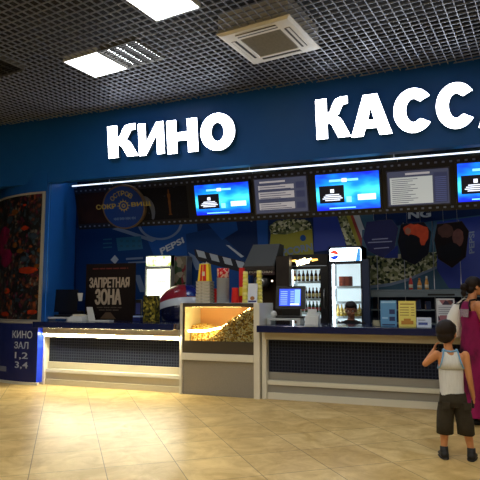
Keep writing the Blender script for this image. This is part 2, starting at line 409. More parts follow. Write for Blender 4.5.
louver_light(holes[2], 'unlit louvered ceiling light at the left edge of the lattice ceiling', 'off')
panel_light(holes[3], 'bright ceiling light panel nearest the camera, between twin fixture and air conditioner', 'diff')
for a, b in added_spots:
    if (a, b) in added_serv_spots: panel_light((a, a+.6, b, b+.6), 'added square ceiling light panel over the serving aisle, unseen behind the blue fascia', M['addedserv'], 'added ceiling lights behind the fascia')
    else: panel_light((a, a+.6, b, b+.6), 'added square ceiling light panel over the hall floor, out of view', 'addedhall', 'added hall ceiling lights out of view')
# cassette air conditioner
h = holes[4]; o = thing('air_conditioner', 'grey-white square cassette air conditioner set in the lattice ceiling', 'air conditioner', lat(-2.81, 5.67, CEIL-.03))
b = MB(); a0, a1, b0, b1 = h; cx, cy = (a0+a1)/2, (b0+b1)/2
# bevelled panel ring
def ringq(r): return [lat(cx-r, cy-r, 0), lat(cx+r, cy-r, 0), lat(cx+r, cy+r, 0), lat(cx-r, cy+r, 0)]
lv = [(.47, CEIL+.0), (.47, CEIL-.012), (.43, CEIL-.035), (.27, CEIL-.042), (.26, CEIL-.03)]
vs = []; fs = []
for r, z in lv: vs += [q+V((0, 0, z)) for q in ringq(r)]
for k in range(len(lv)-1):
    for i in range(4): fs.append((k*4+i, k*4+(i+1) % 4, k*4+4+(i+1) % 4, k*4+4+i))
b.add(vs, fs, 'acgrey'); lbox(b, a0+.01, a1-.01, b0+.01, b1-.01, CEIL-.005, CEIL+.25, 'acgrey'); b.build('panel', o)
b = MB(); lbox(b, cx-.26, cx+.26, cy-.26, cy+.26, CEIL-.036, CEIL-.01, 'acgrille')
for k in range(18):
    c = cy-.25+k*.0294; lbox(b, cx-.25, cx+.25, c-.004, c+.004, CEIL-.041, CEIL-.035, 'acgrille')
b.build('grille', o)
for sx, sy in ((0, 1), (0, -1), (1, 0), (-1, 0)):
    b = MB(); ccx, ccy = cx+sx*.345, cy+sy*.345; w1 = .26 if sy else .035; w2 = .035 if sy else .26
    lbox(b, ccx-w1, ccx+w1, ccy-w2, ccy+w2, CEIL-.0425, CEIL-.02, 'slot')
    s_ = b.build('air_slot', o)
    b = MB(); f = .8; ox, oy = ccx+sx*.012, ccy+sy*.012
    lbox(b, ox-w1*(1 if sy else .45), ox+w1*(1 if sy else .45), oy-w2*(.45 if sy else 1), oy+w2*(.45 if sy else 1), CEIL-.047, CEIL-.042, 'acgrey'); b.build('flap', s_)

# ================================================================== FILM STRIP BANNER AND SCREENS
SP0 = V((0, 8.92, 2.9)); SN = V((0, .6, .15)).normalized(); SUP = V((0, -.15, .6)).normalized()
def atS(x, y, off=0): return atP(x, y, SP0-SN*off, SN)
def sq(x0, y0, x1, y1, x2, y2, x3, y3, off=0): return [atS(x0, y0, off), atS(x1, y1, off), atS(x2, y2, off), atS(x3, y3, off)]
def zs(z): return SP0+SUP*((z-SP0.z)/SUP.z)
tl, bl = atS(74, 189), atS(77.5, 230.5); z_top = (tl.z+atS(480, 154.5).z)/2; z_bot = (bl.z+atS(480, 208).z)/2
XS0, XS1 = tl.x, 3.4
P_T = zs(z_top); P_B = zs(z_bot)
def sp(x, z, off=0): p = zs(z); return V((x, p.y, p.z))-SN*off
ban = thing('film_strip_banner', 'long black film strip banner with pale perforations hung above the counter', 'banner', sp((XS0+XS1)/2, z_bot))
b = MB(); q = [sp(XS0, z_bot), sp(XS1, z_bot), sp(XS1, z_top), sp(XS0, z_top)]
b.prism(q, SN*.06, 'film')
n = int((XS1-XS0)/.108)
for i in range(n):
    x = XS0+.05+i*.108
    for z in (z_bot+.055, z_top-.055):
        flat(b, [sp(x-.02, z-.014, .003), sp(x+.02, z-.014, .003), sp(x+.02, z+.014, .003), sp(x-.02, z+.014, .003)], 'perf')
b.build('strip', ban)
ZI0, ZI1 = z_bot+.105, z_top-.105
def spx(px, py=205): return atS(px, py).x
b = MB(); q = [sp(spx(77), ZI1, .004), sp(spx(106), ZI1, .004), sp(spx(106), ZI0, .004), sp(spx(77), ZI0, .004)]
flat(b, q, noisy('brown_picture', [(26, 14, 12), (58, 34, 26)], 5, .6)); b.build('picture', ban)
b = MB(); q = [sp(spx(141), ZI1, .004), sp(spx(188), ZI1, .004), sp(spx(188), ZI0, .004), sp(spx(141), ZI0, .004)]
flat(b, q, noisy('starry_picture', [(8, 9, 14), (16, 17, 26), (74, 84, 110)], 26, .6, stops=[0, .66, .8]))
ctr = atS(140, 210); cz = ctr.z
arcm = mat('arc_grey', (96, 104, 120), .5); pts = []
for i in range(19):
    t = math.radians(-15+i*6); r0, r1 = .24, .24+.05*math.sin(PI*i/18)+.015
    pts.append((sp(ctr.x+r0*math.cos(t), cz-.1+r0*1.25*math.sin(t), .006), sp(ctr.x+r1*math.cos(t)*1.12, cz-.1+r1*1.3*math.sin(t), .006)))
for i in range(18): flat(b, [pts[i][0], pts[i+1][0], pts[i+1][1], pts[i][1]], arcm)
# slim golden figure on its plinth printed on the strip
gx = spx(169.5, 202); gz0 = atS(169, 215).z; gh = atS(167, 189).z-gz0; gm = noisy('golden_print', [(74, 34, 22), (140, 92, 40)], 9, .5)
prof = [(0.0, .035), (.04, .035), (.05, .018), (.3, .02), (.5, .026), (.62, .02), (.72, .032), (.8, .03), (.84, .01), (.88, .014), (.95, .012), (1, .003)]
for s0, s1 in zip(prof, prof[1:]):
    flat(b, [sp(gx-s0[1], gz0+gh*s0[0], .008), sp(gx+s0[1], gz0+gh*s0[0], .008), sp(gx+s1[1], gz0+gh*s1[0], .008), sp(gx-s1[1], gz0+gh*s1[0], .008)], gm)
b.build('picture', ban)
# light line above and hangers
RZ = z_top+.05
rail = thing('hanging_light_line', 'thin shining silver line running above the film strip banner', 'light line', sp((XS0+XS1)/2, RZ))
b = MB(); a_ = sp(atS(72.5, 188).x, RZ); a2 = V((XS1, a_.y, RZ)); b.tube([a_, a2], .013, 'silver', 8); b.build('rail', rail)
for px_ in (109, 250, 395):
    x = spx(px_, 180); b = MB(); b.tube([V((x, a_.y, RZ+.01)), V((x, a_.y, CEIL-.001))], .007, 'steel', 6); b.build('hanger', rail)
for px_ in (109, 250, 395):
    x = spx(px_, 180); b = MB(); b.tube([V((x+.05, a_.y, RZ-.016)), sp(x+.05, z_top-.01)+SN*.03], .006, 'steel', 6); b.build('drop_rod', ban)

def screen_mat(name):
    m = mat(name, (5, 5, 8), .25); N, L_, bs = nodes(m)
    tc = N.new('ShaderNodeTexCoord'); sp_ = N.new('ShaderNodeSeparateXYZ'); L_.new(tc.outputs['Generated'], sp_.inputs[0])
    n = N.new('ShaderNodeTexNoise'); n.inputs['Scale'].default_value = 2.2; L_.new(tc.outputs['Generated'], n.inputs['Vector'])
    ad = N.new('ShaderNodeMath'); ad.operation = 'MULTIPLY_ADD'; ad.inputs[1].default_value = .8; L_.new(n.outputs['Fac'], ad.inputs[0]); 
    # brighter band through the middle of the picture
    m1 = N.new('ShaderNodeMath'); m1.operation = 'PINGPONG'; m1.inputs[1].default_value = .5; L_.new(sp_.outputs[2], m1.inputs[0])
    L_.new(m1.outputs[0], ad.inputs[2])
    r = N.new('ShaderNodeValToRGB'); e = r.color_ramp.elements; e[0].position = .38; e[0].color = lin((10, 30, 190)); e[1].position = .95; e[1].color = lin((70, 225, 250))
    k = e.new(.62); k.color = lin((10, 120, 235))
    L_.new(ad.outputs[0], r.inputs['Fac']); L_.new(r.outputs['Color'], bs.inputs['Emission Color']); bs.inputs['Emission Strength'].default_value = 1.5
    return m
SCR = screen_mat('blue_screen'); TXT = glow('screen_text', (230, 236, 255), 1.3); DK = glow('screen_dark', (6, 8, 24), .6); WHT = glow('screen_white', (190, 240, 255), 1.7); SEMI = glow('screen_pale', (120, 205, 250), 1.5)
def tv(x0, x1, yt, yb, label, full=True):
    tl_ = atS(x0, yt, .05); bl_ = atS(x0, yb, .05)
    X0, X1 = tl_.x, x1; z1, z0 = tl_.z, bl_.z; w = X1-X0; hh = z1-z0
    o = thing('television', label, 'television', sp((X0+X1)/2, z0, .03), 'screens on the film strip')
    b = MB(); b.prism([sp(X0-.025, z0-.025, .045), sp(X1+.025, z0-.025, .045), sp(X1+.025, z1+.025, .045), sp(X0-.025, z1+.025, .045)], SN*.045, 'black'); b.build('housing', o)
    b = MB(); b.prism([sp(X0, z0, .05), sp(X1, z0, .05), sp(X1, z1, .05), sp(X0, z1, .05)], SN*.004, SCR); s = b.build('screen', o)
    R = lambda u0, u1, v0, v1, off=.053: [sp(X0+w*u0, z0+hh*v1, off), sp(X0+w*u1, z0+hh*v1, off), sp(X0+w*u1, z0+hh*v0, off), sp(X0+w*u0, z0+hh*v0, off)]
    b = MB(); flat(b, R(.05, .45, .2, .68), DK); b.add(*[R(.23, .29, .48, .58, .055), [(0, 1, 2, 3)]], TXT)
    for i, (u0, u1) in enumerate(((.15, .37), (.12, .40), (.1, .42), (.14, .38))): flat(b, R(u0, u1, .415-i*.05, .44-i*.05, .055), TXT)
    b.build('message', s)
    b = MB(); flat(b, R(.66, .94, .24, .40), WHT); flat(b, R(.48, .56, .2, .36), SEMI); flat(b, R(.22, .68, .78, .84), SEMI); flat(b, R(.42, .5, .76, .86, .055), TXT); flat(b, R(.2, .62, .04, .07), SEMI); b.build('graphics', s)
    return o
tv(194, atS(249, 196, .05).x, 185, 215, 'glowing blue television on the film strip above the striped cups')
tv(315, atS(379.5, 188, .05).x, 174.5, 210.5, 'glowing blue television above the drinks fridge with the round logo')
tv(457, atS(457, 182, .05).x+.97, 163, 201.5, 'glowing blue television at the right edge above the woman')
def board(x0, x1, yt, yb, label, style):
    tl_ = atS(x0, yt, .03); bl_ = atS(x0, yb, .03); X0, X1 = tl_.x, atS(x1, (yt+yb)/2-4, .03).x; z1, z0 = tl_.z, bl_.z; w = X1-X0; hh = z1-z0
    o = thing('timetable_board', label, 'board', sp((X0+X1)/2, z0, .02))
    R = lambda u0, u1, v0, v1, off=.036: [sp(X0+w*u0, z0+hh*v1, off), sp(X0+w*u1, z0+hh*v1, off), sp(X0+w*u1, z0+hh*v0, off), sp(X0+w*u0, z0+hh*v0, off)]
    b = MB(); b.prism([sp(X0-.02, z0-.02, .032), sp(X1+.02, z0-.02, .032), sp(X1+.02, z1+.02, .032), sp(X0-.02, z1+.02, .032)], SN*.032, mat('board_frame', (56, 58, 72), .5)); b.build('frame', o)
    fm = glow('board_frame_light', (70, 74, 96), .5); sheet = glow('board_sheet', (150, 146, 148), .62, (150, 146, 140)); line = glow('board_line', (60, 66, 100), .35)
    b = MB(); flat(b, R(0, 1, 0, 1, .034), fm)
    if style == 1:
        for v in (.1, .42, .68): flat(b, R(.07, .76, v, v+.2 if v < .6 else v+.13), sheet); flat(b, R(.8, .96, v, v+.18), line)
        for i in range(12): v = .12+i*.062; flat(b, R(.1, .7-.1*(i % 3), v, v+.018, .038), line)
        flat(b, R(.1, .6, .88, .93), sheet)
    else:
        flat(b, R(.04, .74, .04, .82), glow('board_sheet_pale', (166, 170, 166), .62, (150, 150, 146)))
        flat(b, R(.76, .98, .04, .9), line)
        for i in range(13): v = .08+i*.056; flat(b, R(.07, .34+.04*((i*7) % 5), v, v+.016, .038), line); flat(b, R(.78, .96, v, v+.02, .038), glow('board_cell', (84, 92, 136), .5))
        flat(b, R(.3, .7, .88, .94), sheet)
    b.build('sheet', o)
board(254, 307, 179.5, 213.5, 'dim grey timetable board with three sheets between the two blue televisions', 1)
board(387, 449, 172, 206, 'pale timetable board with a dark right column, between second and right television', 2)

# round emblem
ec = atS(123.5, 207, .07); o = thing('round_emblem', 'round blue emblem with tan rim reading ОСТРОВ СОКРОВИЩ on the film strip', 'sign', ec-SUP*.36)
er = (atS(145, 206, .07).x-atS(102.5, 208, .07).x)/2; ez = abs(atS(123, 184.5, .07).z-atS(124, 229, .07).z)/2/SUP.z
ec = V(((atS(145, 206, .07).x+atS(102.5, 208, .07).x)/2, ec.y, ec.z)); EX = V((1, 0, 0))
def ell(r, off, n=48): return [ec+EX*(er*r*math.cos(2*PI*i/n))+SUP*(ez*r*math.sin(2*PI*i/n))-SN*off for i in range(n)]
b = MB(); b.prism(ell(1, 0), SN*.066, mat('tan_rim', (112, 88, 58), .5)); b.build('rim', o)
dm = mat('emblem_blue', (12, 60, 140), .4); N_, L_, bs = nodes(dm)
b = MB(); b.prism(ell(.93, .008), SN*.008, dm); b.build('disc', o)
b = MB(); gy = mat('emblem_gold', (150, 134, 66), .5, emit=(190, 160, 60), strength=.05)
word = 'ОСТРОВ'
for i, ch in enumerate(word):
    t = math.radians(138-i*17.5); c = ec+EX*(er*.62*math.cos(t))+SUP*(ez*.62*math.sin(t))-SN*.011
    up = (EX*math.cos(t)+SUP*math.sin(t)); rt = EX*math.sin(t)-SUP*math.cos(t); hw, hh = er*.085, ez*.11
    text_quad(b, ch, [c-rt*hw+up*hh, c+rt*hw+up*hh, c+rt*hw-up*hh, c-rt*hw-up*hh], gy, .012)
def eq(u0, u1, v0, v1, off=.011): return [ec+EX*er*u0+SUP*ez*v1-SN*off, ec+EX*er*u1+SUP*ez*v1-SN*off, ec+EX*er*u1+SUP*ez*v0-SN*off, ec+EX*er*u0+SUP*ez*v0-SN*off]
text_quad(b, 'СОКР', eq(-1.28, -.34, -.04, .18), gy, .012, fat=.008); text_quad(b, 'ВИЩ', eq(.40, 1.28, -.04, .18), gy, .012, fat=.008)
for k in range(12):   # compass rose
    t = 2*PI*k/12; r0 = .24; r1 = .34 if k % 3 == 0 else .29; d0 = .09
    flat(b, [ec+EX*er*(.03+.2*math.cos(t-d0*1.5))+SUP*ez*(.06+.2*math.sin(t-d0*1.5))-SN*.012, ec+EX*er*(.03+r1*math.cos(t))+SUP*ez*(.06+r1*math.sin(t))-SN*.012, ec+EX*er*(.03+.2*math.cos(t+d0*1.5))+SUP*ez*(.06+.2*math.sin(t+d0*1.5))-SN*.012], gy)
def ringflat(b, r0, r1, off, m, n=32):
    for i in range(n):
        a, c = 2*PI*i/n, 2*PI*(i+1)/n
        flat(b, [ec+EX*er*(.03+r*math.cos(t))+SUP*ez*(.06+r*math.sin(t))-SN*off for r, t in ((r0, a), (r1, a), (r1, c), (r0, c))], m)
ringflat(b, .17, .21, .012, gy); ringflat(b, .05, .09, .012, gy)
for k in range(26):   # small unreadable line of lettering at the bottom
    u = -.5+k*.04; hgt = .12 if k % 3 else .08
    if k % 7 != 6: flat(b, eq(u, u+.024, -.52-hgt/2, -.52+hgt/2), mat('emblem_pale', (110, 140, 190), .5))
b.build('lettering', o)

# ================================================================== BACK WALL MURAL
YM = BACK-.004
corn = noisy('printed_popcorn', [(44, 56, 40), (128, 134, 90), (180, 182, 142), (84, 94, 60), (206, 206, 172)], 24, .6, 'cells', stops=[0, .2, .45, .62, .8])
mur = [mat('mural_navy', (12, 40, 84), .5, spec=.2), mat('mural_blue', (26, 76, 146), .5, spec=.2), mat('mural_mid', (20, 58, 112), .5, spec=.2), mat('mural_pale', (110, 130, 160), .5), mat('mural_white', (186, 196, 204), .5),
       mat('mural_teal', (34, 84, 112), .5), mat('mural_yellow', (150, 146, 36), .5), mat('mural_red', (140, 44, 36), .5), mat('mural_cyan', (30, 96, 130), .5), mat('mural_black', (10, 16, 30), .5), mat('mural_royal', (18, 52, 150), .5)]
NAVY, BLUE, MID, PALE, WHITE, TEAL, YEL, REDM, CYAN, BLK, ROYAL = mur
b = MB(); lay = [0]
def MP(pts, m):
    lay[0] += 1; Y = YM-.0006*lay[0]; flat(b, [atY(x, y, Y) for x, y in pts], m)
b.box((atY(74, 300, YM).x, YM, 0.6), (3.5, BACK, 4.45), NAVY)
MP([(76, 228), (140, 224), (176, 300), (76, 300)], MID)
# ring
def mring(cx, cy, rx, ry, w, m, t0=0, t1=360):
    lay[0] += 1; Y = YM-.0006*lay[0]; n = 30
    for i in range(n):
        a, c = [math.radians(t0+(t1-t0)*k/n) for k in (i, i+1)]
        flat(b, [atY(cx+rx*r*math.cos(t), cy+ry*r*math.sin(t), Y) for r, t in ((1, a), (1+w, a), (1+w, c), (1, c))], m)
MP([(140, 222), (196, 215), (204, 300), (172, 300)], BLUE)
mring(160, 222, 20, 16, .13, PALE, -10, 190)
MP([(112, 229), (118, 227), (156, 240), (152, 242)], PALE)
MP([(116, 238), (141, 236), (143, 249), (118, 251)], CYAN)
for i in range(3):
    MP([(103, 239+i*4), (112, 238.4+i*4), (112, 239.6+i*4), (103, 240.2+i*4)], CYAN)
for i in range(2):
    for k in range(4): MP([(120+k*6, 240+i*5), (123+k*6, 239.8+i*5), (123+k*6, 242+i*5), (120+k*6, 242.3+i*5)], TEAL)
MP([(114.8, 255), (118.6, 259.5), (115, 264), (110.6, 259.8)], WHITE)
MP([(126, 258), (143, 257), (143, 259), (126, 260)], PALE); MP([(128, 262), (147, 261), (147, 262.6), (128, 263.6)], PALE)
MP([(134, 275), (140, 275), (146, 292), (140, 292)], PALE)
def mtext(body, q, m, bold=.02):
    lay[0] += 1; Y = YM-.0006*lay[0]; text_quad(b, body, [atY(x, y, Y) for x, y in q], m, bold)
mtext('PEPSI', [(159.5, 248.5), (182.5, 237), (184.5, 242.5), (161.5, 255)], WHITE, .03)
# clapperboard
MP([(186, 234), (214, 228), (250, 262), (252, 304), (190, 304)], MID)
MP([(204, 262), (250, 266), (250, 304), (198, 304)], BLUE)
MP([(194, 249), (245, 262), (244, 273), (196, 260)], BLK)
for k in range(4):
    x = 196+k*13.2; y = 249.7+k*3.5; MP([(x, y), (x+8.2, y+2), (x+10.5, y+9), (x+2.5, y+7)], WHITE)
MP([(188, 252), (195, 256), (204, 270), (196, 270)], PALE)
MP([(226, 245), (229, 245.3), (244, 256.5), (241, 257.5)], WHITE)
MP([(256, 210), (268, 209), (268, 252), (258, 246)], BLUE)
MP([(208, 224), (236, 220), (238, 230), (222, 240)], BLUE); MP([(240, 215), (254, 213), (252, 222)], PALE)
# printed popcorn bucket
MP([(271, 232), (312, 228), (314, 262), (268, 262)], YEL)
lay[0] += 1; Yk = YM-.0006*lay[0]
flat(b, [atY(x, y, Yk) for x, y in [(269, 226), (276, 221), (290, 219), (304, 219.5), (311, 222), (312.5, 229), (300, 231), (286, 234.5), (271, 234)]], corn)
lay[0] += 1; Yk = YM-.0006*lay[0]
flat(b, [atY(303+3*math.cos(2*PI*i/16), 238+3.2*math.sin(2*PI*i/16), Yk) for i in range(16)], BLUE)
mtext('POPCORN', [(270, 251), (312, 243), (313, 250), (272, 259)], PALE, .03)
MP([(313, 214), (341, 212), (346, 248), (314, 252)], ROYAL)
# diagonal carton stripes
MP([(336, 213), (346, 212), (362, 262), (352, 262)], corn); MP([(345, 212), (349, 212), (368, 262), (363, 262)], YEL)
MP([(349, 212), (352, 212), (371, 262), (367, 262)], REDM); MP([(352, 212), (358, 211.5), (376, 262), (371, 262)], WHITE); MP([(358, 211.5), (372, 211), (380, 240), (370, 240)], TEAL)
# right field
MP([(362, 230), (480, 215), (560, 215), (560, 335), (362, 335)], TEAL)
lay[0] += 1; Yk = YM-.0006*lay[0]
flat(b, [atY(x, y, Yk) for x, y in [(366, 256), (400, 254), (437, 252), (437, 266), (425, 271), (408, 278), (390, 283), (368, 286)]], corn)
MP([(366, 286), (390, 283), (408, 278), (425, 271), (437, 266), (437, 268.5), (424, 274), (408, 281), (390, 286), (366, 289)], PALE)
MP([(437, 222), (560, 205), (560, 292), (449, 288), (437, 270)], ROYAL)
mtext('PEPSI', [(469, 254), (469, 232), (474.5, 231), (474.5, 253)], PALE, .03)
mtext('NG', [(408, 211), (431, 209), (431, 217), (408, 219)], WHITE, .04)
MP([(380, 248), (398, 246), (398, 258), (384, 258)], ROYAL)
# dark leafy top behind the fascia
lay[0] += 1
flat(b, [V((-7.0, YM-.0006*lay[0], 3.75)), V((3.4, YM-.0006*lay[0], 3.75)), V((3.4, YM-.0006*lay[0], 4.44)), V((-7.0, YM-.0006*lay[0], 4.44))], noisy('leafy_print', [(14, 24, 34), (48, 60, 54), (100, 104, 84)], 5, .6, stops=[.35, .55, .75]))
tag(b.build('wall_mural'), 'large blue printed wall mural of drinks, clapperboard and popcorn behind the counter', 'mural')

# ================================================================== COUNTERS
XC0 = atY(43.3, 330, D).x; XK0, XK1 = atY(180, 350, D-.05).x, atY(260, 350, D-.05).x; XC1 = XK1+.02; XC2 = 3.2
TZ = 1.04; TB = .945; YF = D-.27
def counter(x0, x1, label, lit, endl=True, endr=False):
    o = thing('service_counter', label, 'counter', ((x0+x1)/2, D, 0))
    xa, xb = x0+(.07 if endl else 0), x1-(.07 if endr else 0)
    b = MB(); b.box((xa, D+.10, 0), (xb, D+.7, TB-.002), 'grey'); b.build('carcass', o)
    b = MB(); b.box((xa, D+.085, .37), (xb, D+.10, .84), 'mosaic'); b.build('mosaic_panel', o)
    b = MB(); b.box((xa, D-.10, .838), (xb, D+.098, TB-.003), 'ivory', .004); b.build('apron', o)
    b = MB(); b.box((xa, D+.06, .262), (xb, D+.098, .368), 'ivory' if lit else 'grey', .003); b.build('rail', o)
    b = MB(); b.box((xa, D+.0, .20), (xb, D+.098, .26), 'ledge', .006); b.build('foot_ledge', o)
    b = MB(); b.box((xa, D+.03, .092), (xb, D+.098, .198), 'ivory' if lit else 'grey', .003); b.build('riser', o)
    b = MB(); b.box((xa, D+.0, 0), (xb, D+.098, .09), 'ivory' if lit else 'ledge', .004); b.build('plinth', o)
    if endl: b = MB(); b.box((x0, D-.03, 0), (x0+.068, D+.7, TB-.002), 'ledge', .004); b.build('end_panel', o)
    if lit: b = MB(); b.box((xa+.01, D-.098, .822), (xb-.01, D-.078, .8375), 'led'); b.build('light_strip', o); b = MB(); b.box((xa+.01, D-.070, .79), (xb-.01, D-.062, .8375), 'ivory'); b.build('added_light_baffle', o)  # baffle added to keep the strip's light off the mosaic
    return o
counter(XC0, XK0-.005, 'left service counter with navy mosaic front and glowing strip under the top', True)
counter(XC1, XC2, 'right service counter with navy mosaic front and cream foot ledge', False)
for x0, x1, lb in ((XC0-.0, XK0-.005, 'glossy navy worktop on the left counter with the lit strip'), (XC1, XC2, 'glossy navy worktop on the right counter behind the boy')):
    b = MB(); b.box((x0, YF, TB), (x1, D+.72, TZ), 'top', .008)
    solo(b, 'worktop', lb, 'worktop', loc=((x0+x1)/2, D, TB))

# popcorn display case
YC = D-.05; ZT = atY(220, 303, YC).z
o = thing('popcorn_display_case', 'white popcorn warmer cabinet with lit glass window between the two counters', 'display case', ((XK0+XK1)/2, YC, 0))
zg0, zg1 = atY(220, 341.5, YC).z, atY(220, 307, YC).z; xg0, xg1 = atY(184.5, 325, YC).x, atY(256, 325, YC).x; YB = YC+.66
zl0, zl1 = atY(220, 361, YC).z, atY(220, 354, YC).z
b = MB(); b.box((XK0, YC-.02, 0), (XK0+.045, YB, ZT), 'ledge', .004); b.build('side_panel', o)
b = MB(); b.box((XK1-.09, YC-.02, 0), (XK1-.0, YB, ZT-.0), 'ledge', .004); b.build('side_panel', o)
b = MB(); b.box((XK0+.046, YC-.03, zl0), (XK1-.091, YB, zl1), 'ledge', .006); b.build('ledge', o)
b = MB(); b.box((XK0+.046, YC+.02, 0.0), (XK1-.091, YC+.05, zl0-.002), noisy('grey_speckle', [(140, 134, 122), (158, 152, 140)], 60, .5)); b.build('lower_panel', o)
b = MB(); x0, x1 = XK0+.046, XK1-.091
b.box((x0, YC-.012, zl1+.002), (x1, YC+.02, zg0), 'bronze'); b.box((x0, YC-.012, zg1), (x1, YC+.02, ZT-.002), 'bronze'); b.box((x0, YC-.012, zg0), (xg0, YC+.02, zg1), 'bronze'); b.box((xg1, YC-.012, zg0), (x1, YC+.02, zg1), 'bronze'); b.build('window_frame', o)
b = MB(); b.box((xg0, YC-.002, zg0), (xg1, YC+.002, zg1), GLASS); b.build('glass', o)
b = MB(); b.box((x0, YB-.02, zl1+.002), (x1, YB-.001, ZT-.03), mat('warm_backboard', (208, 160, 116), .5)); b.build('back_panel', o)
b = MB(); b.box((x0, YC+.021, ZT-.025), (x1, YB, ZT-.001), 'white'); b.build('top_panel', o)
b = MB(); b.tube([(x0+.1, YC+.10, ZT-.05), (x0+.9, YC+.10, ZT-.05)], .011, 'lamp', 8); b.build('heat_lamp', o)
def hl(px_, py_): return atY(px_, py_, YC+.05)
b = MB(); b.tube([hl(188, 331), hl(205, 331), hl(222, 327.5)], .016, 'lamp', 8); b.build('heat_lamp', o)
b = MB(); b.tube([hl(223, 326.5), hl(236, 318), hl(250, 308.5)], .010, 'lamp', 8); b.build('heat_lamp', o)
# popcorn heap
b = MB(); rnd = random.Random(3); zb = zl1+.004
def heap(u, v):   # u across 0..1, v depth 0..1
    base = .28+.02*math.sin(u*9)
    rise = max(0, (u-.40)/.58); hh = base+(.28*min(1, rise)**.9)
    if u < .22: hh = base+.05*(1-u/.22)
    return hh*(.93+.07*v)
def front(u): return .035+.22*max(0, 1-u/.62)**1.3
W = x1-x0; nu, nv = 30, 10; vs = []; fs = []
for j in range(nv+1):
    for i in range(nu+1):
        u, v = i/nu, j/nv; z = zb+(heap(u, v)-.02)*(zg1-zb)/.56*(1 if j else (.35+.65*min(1, u/.6)))
        vs.append(V((x0+.004+(W-.008)*u, YC+front(u)*(1-v)+(YB-YC-.03)*v, z)))
k0 = len(vs)
for i in range(nu+1): fs.append(None)
fs = [(j*(nu+1)+i, j*(nu+1)+i+1, (j+1)*(nu+1)+i+1, (j+1)*(nu+1)+i) for j in range(nv) for i in range(nu)]
vs += [V((vs[i].x, vs[i].y, zb)) for i in range(nu+1)]
fs += [(i, i+1, k0+i+1, k0+i) for i in range(nu)]
b.add(vs, fs, 'kernel')
KM = ['kernel', mat('corn_gold', (226, 176, 70), .7), mat('corn_pale', (250, 236, 180), .7), mat('corn_brown', (130, 92, 34), .7), mat('corn_ochre', (176, 140, 60), .7)]  # kernel tones, picked at random
def kern(b, p, r, rnd, m='kernel'):
    bm = bmesh.new(); bmesh.ops.create_icosphere(bm, subdivisions=1, radius=r)
    for q in bm.verts: q.co = V([q.co[i]*rnd.uniform(.6, 1.35) for i in range(3)])+p
    b.bm(bm, m, False)
for k in range(3400):
    u = rnd.random(); 
    if rnd.random() < .62:   # against the front glass
        top = heap(u, .1)*(zg1-zb)/.56; q = rnd.random(); z = zb+q*top; low = .35+.65*min(1, u/.6)
        y = YC+front(u)-.006
        if q > low: y += ((q-low)/(1-low))*((YB-YC-.03)*.1-front(u)*.1)
    else:
        v = rnd.random(); z = zb+heap(u, v)*(zg1-zb)/.56; y = YC+front(u)*(1-v)+(YB-YC-.03)*v
    kern(b, V((x0+.02+(W-.04)*u, y, min(z, ZT-.08))), rnd.uniform(.012, .021), rnd, rnd.choice(KM))
hp = b.build('popcorn_heap'); hp['kind'] = 'stuff'; tag(hp, 'heap of golden popcorn filling the lit glass warmer cabinet', 'popcorn')

# ---------------- things on top of the case
def onplane(px_, Y): return atY(px_, 300, Y).x
YT = YC+.30; kz = ZT
def sc(y0, y1, px_, Y): return atY(px_, y0, Y).z-atY(px_, y1, Y).z
# stack of folded patterned boxes with two popcorn cartons on top
cx = onplane(205, YT); w = .115
patt = noisy('printed_box_card', [(120, 112, 92), (186, 178, 154), (208, 200, 178), (150, 70, 50)], 26, .7, stops=[.3, .45, .62, .8], stretch=(.5, .5, 2))
carton_sides = noisy('red_yellow_print', [(226, 40, 26), (232, 60, 30), (250, 214, 60)], 14, .5, stops=[0, .52, .56], stretch=(1, 1, .3))
hstack = sc(281, 302.5, 205, YT); nb = 7
for k in range(nb):
    z0 = kz+.001+k*hstack/nb; s = 1-.012*k; b = MB()
    lo = [(cx-w*s+.004*(k % 2), YT-.09, z0), (cx+w*s, YT-.09, z0), (cx+w*s, YT+.09, z0), (cx-w*s, YT+.09, z0)]
    z1 = z0+hstack/nb-.003
    hi = [(cx-w*s*1.07, YT-.096, z1), (cx+w*s*1.07, YT-.096, z1), (cx+w*s*1.07, YT+.096, z1), (cx-w*s*1.07, YT+.096, z1)]
    b.hexa(lo+hi, patt)
    place = ['bottom of its pile on the display case', 'second from the bottom of its pile', 'third from the bottom of its pile', 'middle of its pile', 'third from the top of its pile', 'second from the top of its pile', 'top of its pile, under the red and yellow carton'][k]
    solo(b, 'snack_tray', 'beige printed snack tray, '+place, 'snack tray', 'nested printed snack trays', loc=(cx, YT, z0))
z0 = kz+hstack+.001; hc = sc(263, 281, 205, YT)
